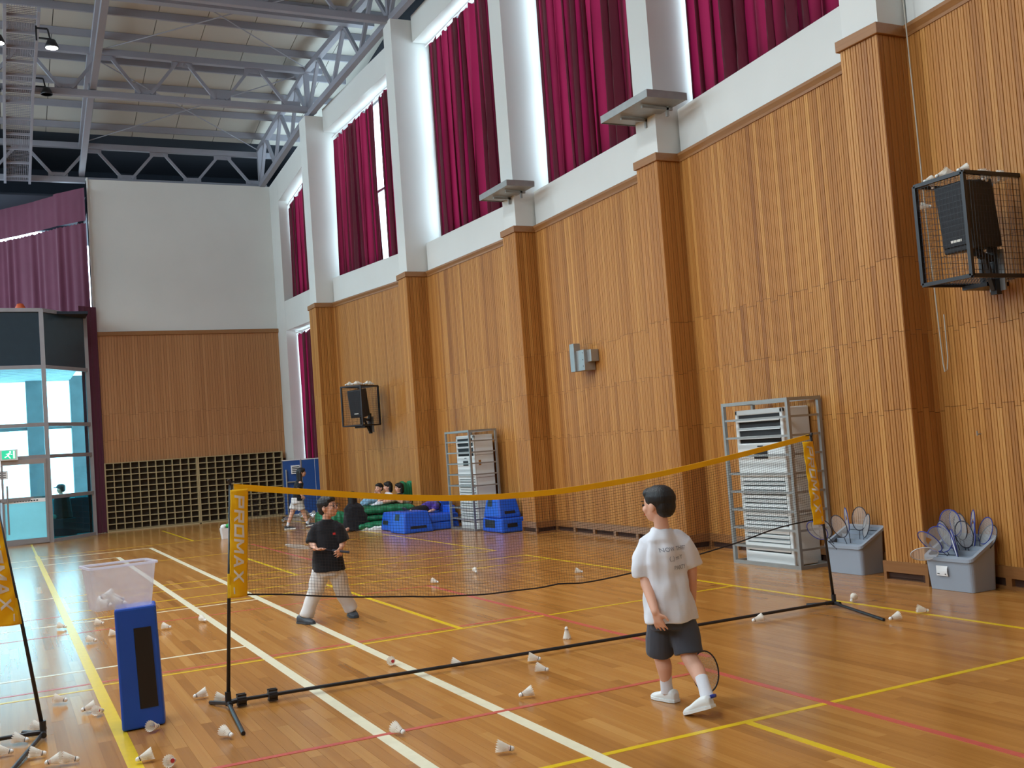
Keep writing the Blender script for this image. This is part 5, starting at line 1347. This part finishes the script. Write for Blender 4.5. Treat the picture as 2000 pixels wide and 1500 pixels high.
sleeve(sh, [((2.925, 10.165, .935), .05), ((2.968, 10.135, .89), .066), ((2.992, 10.128, .82), .068), ((3.005, 10.118, .758), .07)])
shirt2 = fuse('t_shirt', sh, M['shirtblack'], b2p, .007, o, 4, .007, 9)
pt = MB(); rings_loft(pt, [(2.86, 10.19, .55, .125, .105), (2.86, 10.19, .44, .14, .115)], yw2)
sleeve(pt, [((2.80, 10.21, .50), .092), ((2.75, 10.215, .37), .085), ((2.705, 10.232, .25), .074), ((2.66, 10.24, .15), .068), ((2.628, 10.25, .062), .078)])
sleeve(pt, [((2.92, 10.175, .50), .092), ((2.965, 10.185, .37), .085), ((2.995, 10.20, .25), .074), ((3.04, 10.22, .15), .066), ((3.078, 10.235, .07), .074)])
fuse('trousers', pt, M['whitepants'], b2p, .007, o, 4, .010, 2)
big_shoe(b2p, o, (2.565, 10.30, .003), (2.655, 10.10, .003), 'shoedark', .045, .08)
big_shoe(b2p, o, (3.09, 10.31, .003), (3.075, 10.10, .003), 'shoedark', .045, .08)
gm_ = MB()
for q in (-1, 1): gm_.tube([HP(q*.034+.026*math.cos(a), .100, -.004+.022*math.sin(a)) for a in [2*PI*k/20 for k in range(20)]], .0022, 6, closed=True)
gm_.tube([HP(-.010, .101, .0), HP(.010, .101, .0)], .002, 6)
for q in (-1, 1): gm_.tube([HP(q*.060, .098, .002), HP(q*.080, .06, .004), HP(q*.084, -.01, .0)], .002, 6)
gm_.build('glasses', M['ink'], b2p, o)
pr = MB(); pr.add([(-.014, -.011, 0), (.014, -.011, 0), (.014, .011, 0), (-.014, .011, 0)], [(0, 1, 2, 3)])
xd = Vector((.91, -.42, 0)); print_on(shirt2, pr.mesh('p'), (2.945, 10.16, .845), xd, (0, 0, 1), M['redmark'], shirt2, o, .003)
racket('badminton_racket', 'racket held level pointing left by the black shirt boy', (2.565, 10.165, .752), (2.74, 10.10, .716), 0, None, 'string', xdir=(-.27, -.93, .26))

# --- girl walking past the folded table
o = (5.98, 23.59, 0); gl_ = thing('person', 'person with long dark hair walking right past the blue table', 'person', o)
body = MB(); hs, he, HP = head(gl_, o, (6.13, 23.55, 1.255), math.radians(-105), .95, 'long', .008); hs(body)
chain(body, [((6.11, 23.555, 1.18), .04), ((6.07, 23.565, 1.07), .045)])
rings_loft(body, [(6.0, 23.59, .62, .09, .12), (6.04, 23.575, .85, .08, .11), (6.06, 23.57, 1.03, .075, .12)], 0)
chain(body, [((6.06, 23.46, 1.02), .042), ((5.99, 23.42, .86), .034), ((6.07, 23.40, .74), .026)]); hand(body, (6.075, 23.40, .735), (.5, 0, -.8), (0, -1, 0), 1, .6, 1)
chain(body, [((6.06, 23.68, 1.02), .042), ((6.03, 23.72, .84), .034), ((6.0, 23.72, .70), .026)]); hand(body, (6.0, 23.72, .70), (0, 0, -1), (0, 1, 0), 1, .6, -1)
chain(body, [((5.97, 23.64, .60), .078), ((5.87, 23.63, .34), .05), ((5.83, 23.64, .24), .048), ((5.765, 23.645, .09), .034)])
chain(body, [((6.01, 23.53, .60), .078), ((6.13, 23.55, .33), .05), ((6.15, 23.545, .25), .048), ((6.20, 23.535, .10), .034)])
fuse('body', body, M['skin'], gl_, .009, o, 3); he()
m = MB(); rings_loft(m, [(6.0, 23.588, .62, .115, .15), (6.03, 23.58, .85, .105, .14), (6.055, 23.57, 1.0, .10, .15), (6.065, 23.565, 1.09, .06, .07)], 0)
sleeve(m, [((6.06, 23.48, 1.03), .05), ((6.02, 23.44, .9), .065)]); sleeve(m, [((6.06, 23.66, 1.03), .05), ((6.04, 23.70, .9), .065)])
fuse('black_top', m, M['shirtblack'], gl_, .01, o, 3, .008)
m = MB(); rings_loft(m, [(5.99, 23.59, .70, .115, .14), (5.99, 23.59, .56, .13, .15)], 0); sleeve(m, [((5.97, 23.63, .6), .09), ((5.90, 23.63, .43), .09)]); sleeve(m, [((6.01, 23.54, .6), .09), ((6.08, 23.545, .42), .09)])
fuse('shorts', m, M['whitepants'], gl_, .01, o, 3, .006)
for pts in ([((5.79, 23.64, .15), .038), ((5.765, 23.645, .06), .04)], [((6.185, 23.537, .15), .038), ((6.205, 23.533, .07), .04)]):
    m = MB(); sleeve(m, pts); m.build('sock', M['shirtwhite'], gl_, o, smooth=True)
for hl, te in (((5.70, 23.66, .003), (5.92, 23.60, .003)), ((6.16, 23.545, .03), (6.37, 23.49, .06))):
    m = MB(); shoe_geo(m, hl, te, .042, 0, 0, .085); s_ = fuse('sneaker', m, M['ink'], gl_, .008, o, 2)
    h_, t_ = Vector(hl), Vector(te); MB().bar(h_+Vector((-.01, 0, .008)), t_+Vector((.01, 0, .008)), .085, .024).build('sole', M['shoewhite'], s_, o)

# --- girl in black sitting on the floor, back to us
o = (6.55, 21.1, 0); p = thing('person', 'person in loose black clothes sitting on the floor by the green mats', 'person', o)
body = MB(); hs, he, HP = head(p, o, (6.54, 21.15, .71), math.radians(-20), .95, 'long', .009, False); hs(body); chain(body, [((6.54, 21.14, .63), .04), ((6.55, 21.13, .56), .05)])
rings_loft(body, [(6.57, 21.12, .06, .15, .13), (6.56, 21.12, .3, .12, .10), (6.55, 21.13, .52, .11, .07)], 0)
chain(body, [((6.44, 21.08, .09), .06), ((6.36, 21.0, .06), .035), ((6.31, 20.96, .05), .035)])
fuse('body', body, M['skin'], p, .011, o, 3); he()
m = MB(); rings_loft(m, [(6.58, 21.12, .02, .29, .22), (6.58, 21.12, .15, .28, .2), (6.57, 21.12, .32, .25, .18), (6.55, 21.13, .48, .20, .15), (6.545, 21.135, .58, .10, .08)], 0)
fuse('black_cloak', m, M['shirtblack'], p, .013, o, 3, .012)

# --- three children on the green mats
def sitter(label, hx, hy, hz, yaw, hair, hip, knees, feet, top, topname, legmat, hands, sock=None, longleg=False):
    o = (hip[0], hip[1], hip[2]-.1); t = thing('person', label, 'person', o, 0, 'children sitting on the green mats')
    body = MB(); hs, he, HP = head(t, o, (hx, hy, hz), yaw, .92, hair, .009); hs(body)
    neck = (hx, hy+.01, hz-.12); chain(body, [((hx, hy, hz-.08), .038), (neck, .042)])
    sx, sy = -math.sin(yaw), math.cos(yaw); rx, ry = math.cos(yaw), math.sin(yaw)
    sh_z = hz-.19; ctr = (hx*.75+hip[0]*.25, hy*.75+hip[1]*.25)
    rings_loft(body, [(hip[0], hip[1], hip[2]-.05, .10, .10), ((ctr[0]+hip[0])/2, (ctr[1]+hip[1])/2, (hip[2]+sh_z)/2, .10, .08), (ctr[0], ctr[1], sh_z, .10, .07)], yaw)
    cl_ = MB(); rings_loft(cl_, [(hip[0], hip[1], hip[2]-.04, .125, .12), ((ctr[0]+hip[0])/2, (ctr[1]+hip[1])/2, (hip[2]+sh_z)/2, .125, .105), (ctr[0], ctr[1], sh_z, .12, .09), (hx, hy, sh_z+.07, .06, .055)], yaw)
    lg = MB()
    for q, kn, ft, hd in zip((-1, 1), knees, feet, hands):
        sp = Vector((ctr[0]+q*rx*.12, ctr[1]+q*ry*.12, sh_z)); hd = Vector(hd); el = (sp+hd)/2+Vector((0, 0, -.09))+Vector((q*rx*.05, q*ry*.05, 0))
        chain(body, [(sp, .04), (el, .032), (hd, .023)]); hand(body, hd, (hd-el), (0, 0, 1), .9, .7, q)
        sleeve(cl_, [(sp.lerp(Vector((ctr[0], ctr[1], sh_z)), .4), .045), (sp, .056), (sp.lerp(el, .55), .056)])
        hp = Vector((hip[0]+q*rx*.07, hip[1]+q*ry*.07, hip[2]-.03))
        chain(body, [(hp, .07), (kn, .045), (Vector(kn).lerp(Vector(ft), .35), .043), (ft, .03)])
        sleeve(lg, [(hp, .085), (Vector(hp).lerp(Vector(kn), 1.0 if longleg else .55), .07)]+([(ft, .055)] if longleg else []))
        fd = Vector((Vector(ft).x-Vector(kn).x, Vector(ft).y-Vector(kn).y, 0)); fd = fd.normalized() if fd.length > .01 else Vector((sx, sy, 0))
        m = MB(); shoe_geo(m, Vector(ft)-fd*.03+Vector((0, 0, -.035)), Vector(ft)+fd*.13+Vector((0, 0, -.03)), .034, 0, 0, .06); capsule(m, ft, .036, Vector(ft).lerp(Vector(kn), .25), .036)
        fuse('sock', m, M[sock or 'shirtwhite'], t, .01, o, 2)
    rings_loft(lg, [(hip[0], hip[1], hip[2]+.04, .12, .115), (hip[0], hip[1], hip[2]-.09, .13, .12)], yaw)
    fuse('body', body, M['skin'], t, .010, o, 3); he()
    fuse(topname, cl_, M[top], t, .011, o, 3, .008); fuse('trousers', lg, M[legmat], t, .011, o, 3, .006)
sitter('person in light jeans sitting at the left on the green mats', 7.285, 21.62, .82, math.radians(120), 'short', (7.36, 21.72, .54), ((7.05, 21.62, .56), (7.0, 21.78, .55)), ((6.96, 21.60, .50), (6.93, 21.80, .50)), 'shirtblack', 't_shirt', 'jeans', ((7.24, 21.53, .73), (7.22, 21.66, .74)), 'jeans', True)
sitter('person in white shirt sitting in the middle on the green mats', 7.45, 21.53, .84, math.radians(95), 'bob', (7.58, 21.68, .54), ((7.30, 21.48, .60), (7.28, 21.64, .60)), ((7.16, 21.46, .50), (7.14, 21.62, .50)), 'shirtwhite', 't_shirt', 'whitepants', ((7.33, 21.44, .56), (7.32, 21.60, .58)))
sitter('person in black shirt with outstretched legs on the green mats', 7.65, 21.38, .80, math.radians(100), 'bob', (7.82, 21.42, .54), ((7.52, 21.26, .56), (7.52, 21.38, .55)), ((7.12, 21.26, .50), (7.13, 21.36, .50)), 'shirtblack', 't_shirt', 'whitepants', ((7.52, 21.22, .55), (7.50, 21.34, .55)))
# --- person lying on the blue mats
o = (7.62, 19.75, .306); p = thing('person', 'person in purple top lying on the blue mats', 'person', o)
body = MB(); hs, he, HP = head(p, o, (7.98, 19.95, .41), math.radians(-60), .9, 'short', .01, False); hs(body)
chain(body, [((7.9, 19.9, .39), .05), ((7.75, 19.82, .40), .09), ((7.6, 19.8, .39), .09)]); chain(body, [((7.6, 19.75, .38), .06), ((7.42, 19.72, .40), .045), ((7.24, 19.75, .36), .035)]); chain(body, [((7.6, 19.88, .38), .06), ((7.42, 19.92, .38), .045), ((7.24, 19.9, .36), .035)])
chain(body, [((7.82, 19.72, .42), .045), ((7.72, 19.62, .36), .035), ((7.62, 19.60, .34), .026)]); hand(body, (7.61, 19.6, .338), (-1, 0, -.05), (0, 0, 1), .9, .4, 1)
fuse('body', body, M['skin'], p, .011, o, 3); he()
m = MB(); chain(m, [((7.86, 19.86, .41), .09), ((7.74, 19.82, .43), .115), ((7.62, 19.8, .40), .11)]); chain(m, [((7.83, 19.72, .43), .06), ((7.75, 19.65, .39), .055)]); fuse('purple_top', m, M['purple'], p, .012, o, 3, .014)
m = MB(); chain(m, [((7.6, 19.76, .39), .085), ((7.42, 19.73, .40), .065), ((7.32, 19.75, .38), .055)]); chain(m, [((7.6, 19.86, .39), .085), ((7.42, 19.91, .38), .065), ((7.32, 19.9, .37), .055)]); fuse('trousers', m, M['blackcloth'], p, .012, o, 3, .008)
for y in (19.75, 19.9):
    m = MB(); shoe_geo(m, (7.24, y, .33), (7.14, y-.02, .45), .036, 0, 0, .06); fuse('shoe', m, M['shoedark'], p, .01, o, 2)
# --- person seated outside behind the glass
o = (1.45, 30.2, 0); p = thing('person', 'person in dark cap seated outside behind the glass pane', 'person', o)
body = MB(); hs, he, HP = head(p, o, (1.42, 30.2, 1.22), math.radians(60), 1.1, 'short', .012, False); hs(body)
chain(body, [((1.42, 30.2, 1.12), .05), ((1.43, 30.2, 1.0), .06)]); rings_loft(body, [(1.45, 30.2, .5, .17, .14), (1.45, 30.2, .8, .16, .12), (1.44, 30.2, .98, .15, .1)], 0); chain(body, [((1.4, 30.25, .5), .08), ((1.1, 30.45, .5), .06), ((1.08, 30.5, .1), .045)]); chain(body, [((1.4, 30.1, .5), .08), ((1.05, 30.2, .5), .06), ((1.02, 30.25, .1), .045)])
fuse('body', body, M['skin'], p, .014, o, 3); he()
m = MB(); rings_loft(m, [(1.45, 30.2, .45, .24, .2), (1.45, 30.2, .8, .21, .17), (1.44, 30.2, 1.0, .19, .14), (1.43, 30.2, 1.07, .08, .08)], 0); fuse('jacket', m, M['blackcloth'], p, .014, o, 3, .01)
m = MB(); ell(m, (1.43, 30.2, 1.28), .115, .12, .075); m.bar((1.40, 30.22, 1.27), (1.27, 30.30, 1.26), .16, .02); fuse('cap', m, M['ink'], p, .012, o, 2)
tag(MB().box(1.2, 1.75, 29.95, 30.45, .0, .44).build('bench', M['darkpanel'], bevel=.01), 'dark bench under the seated figure outside the glass', 'bench')
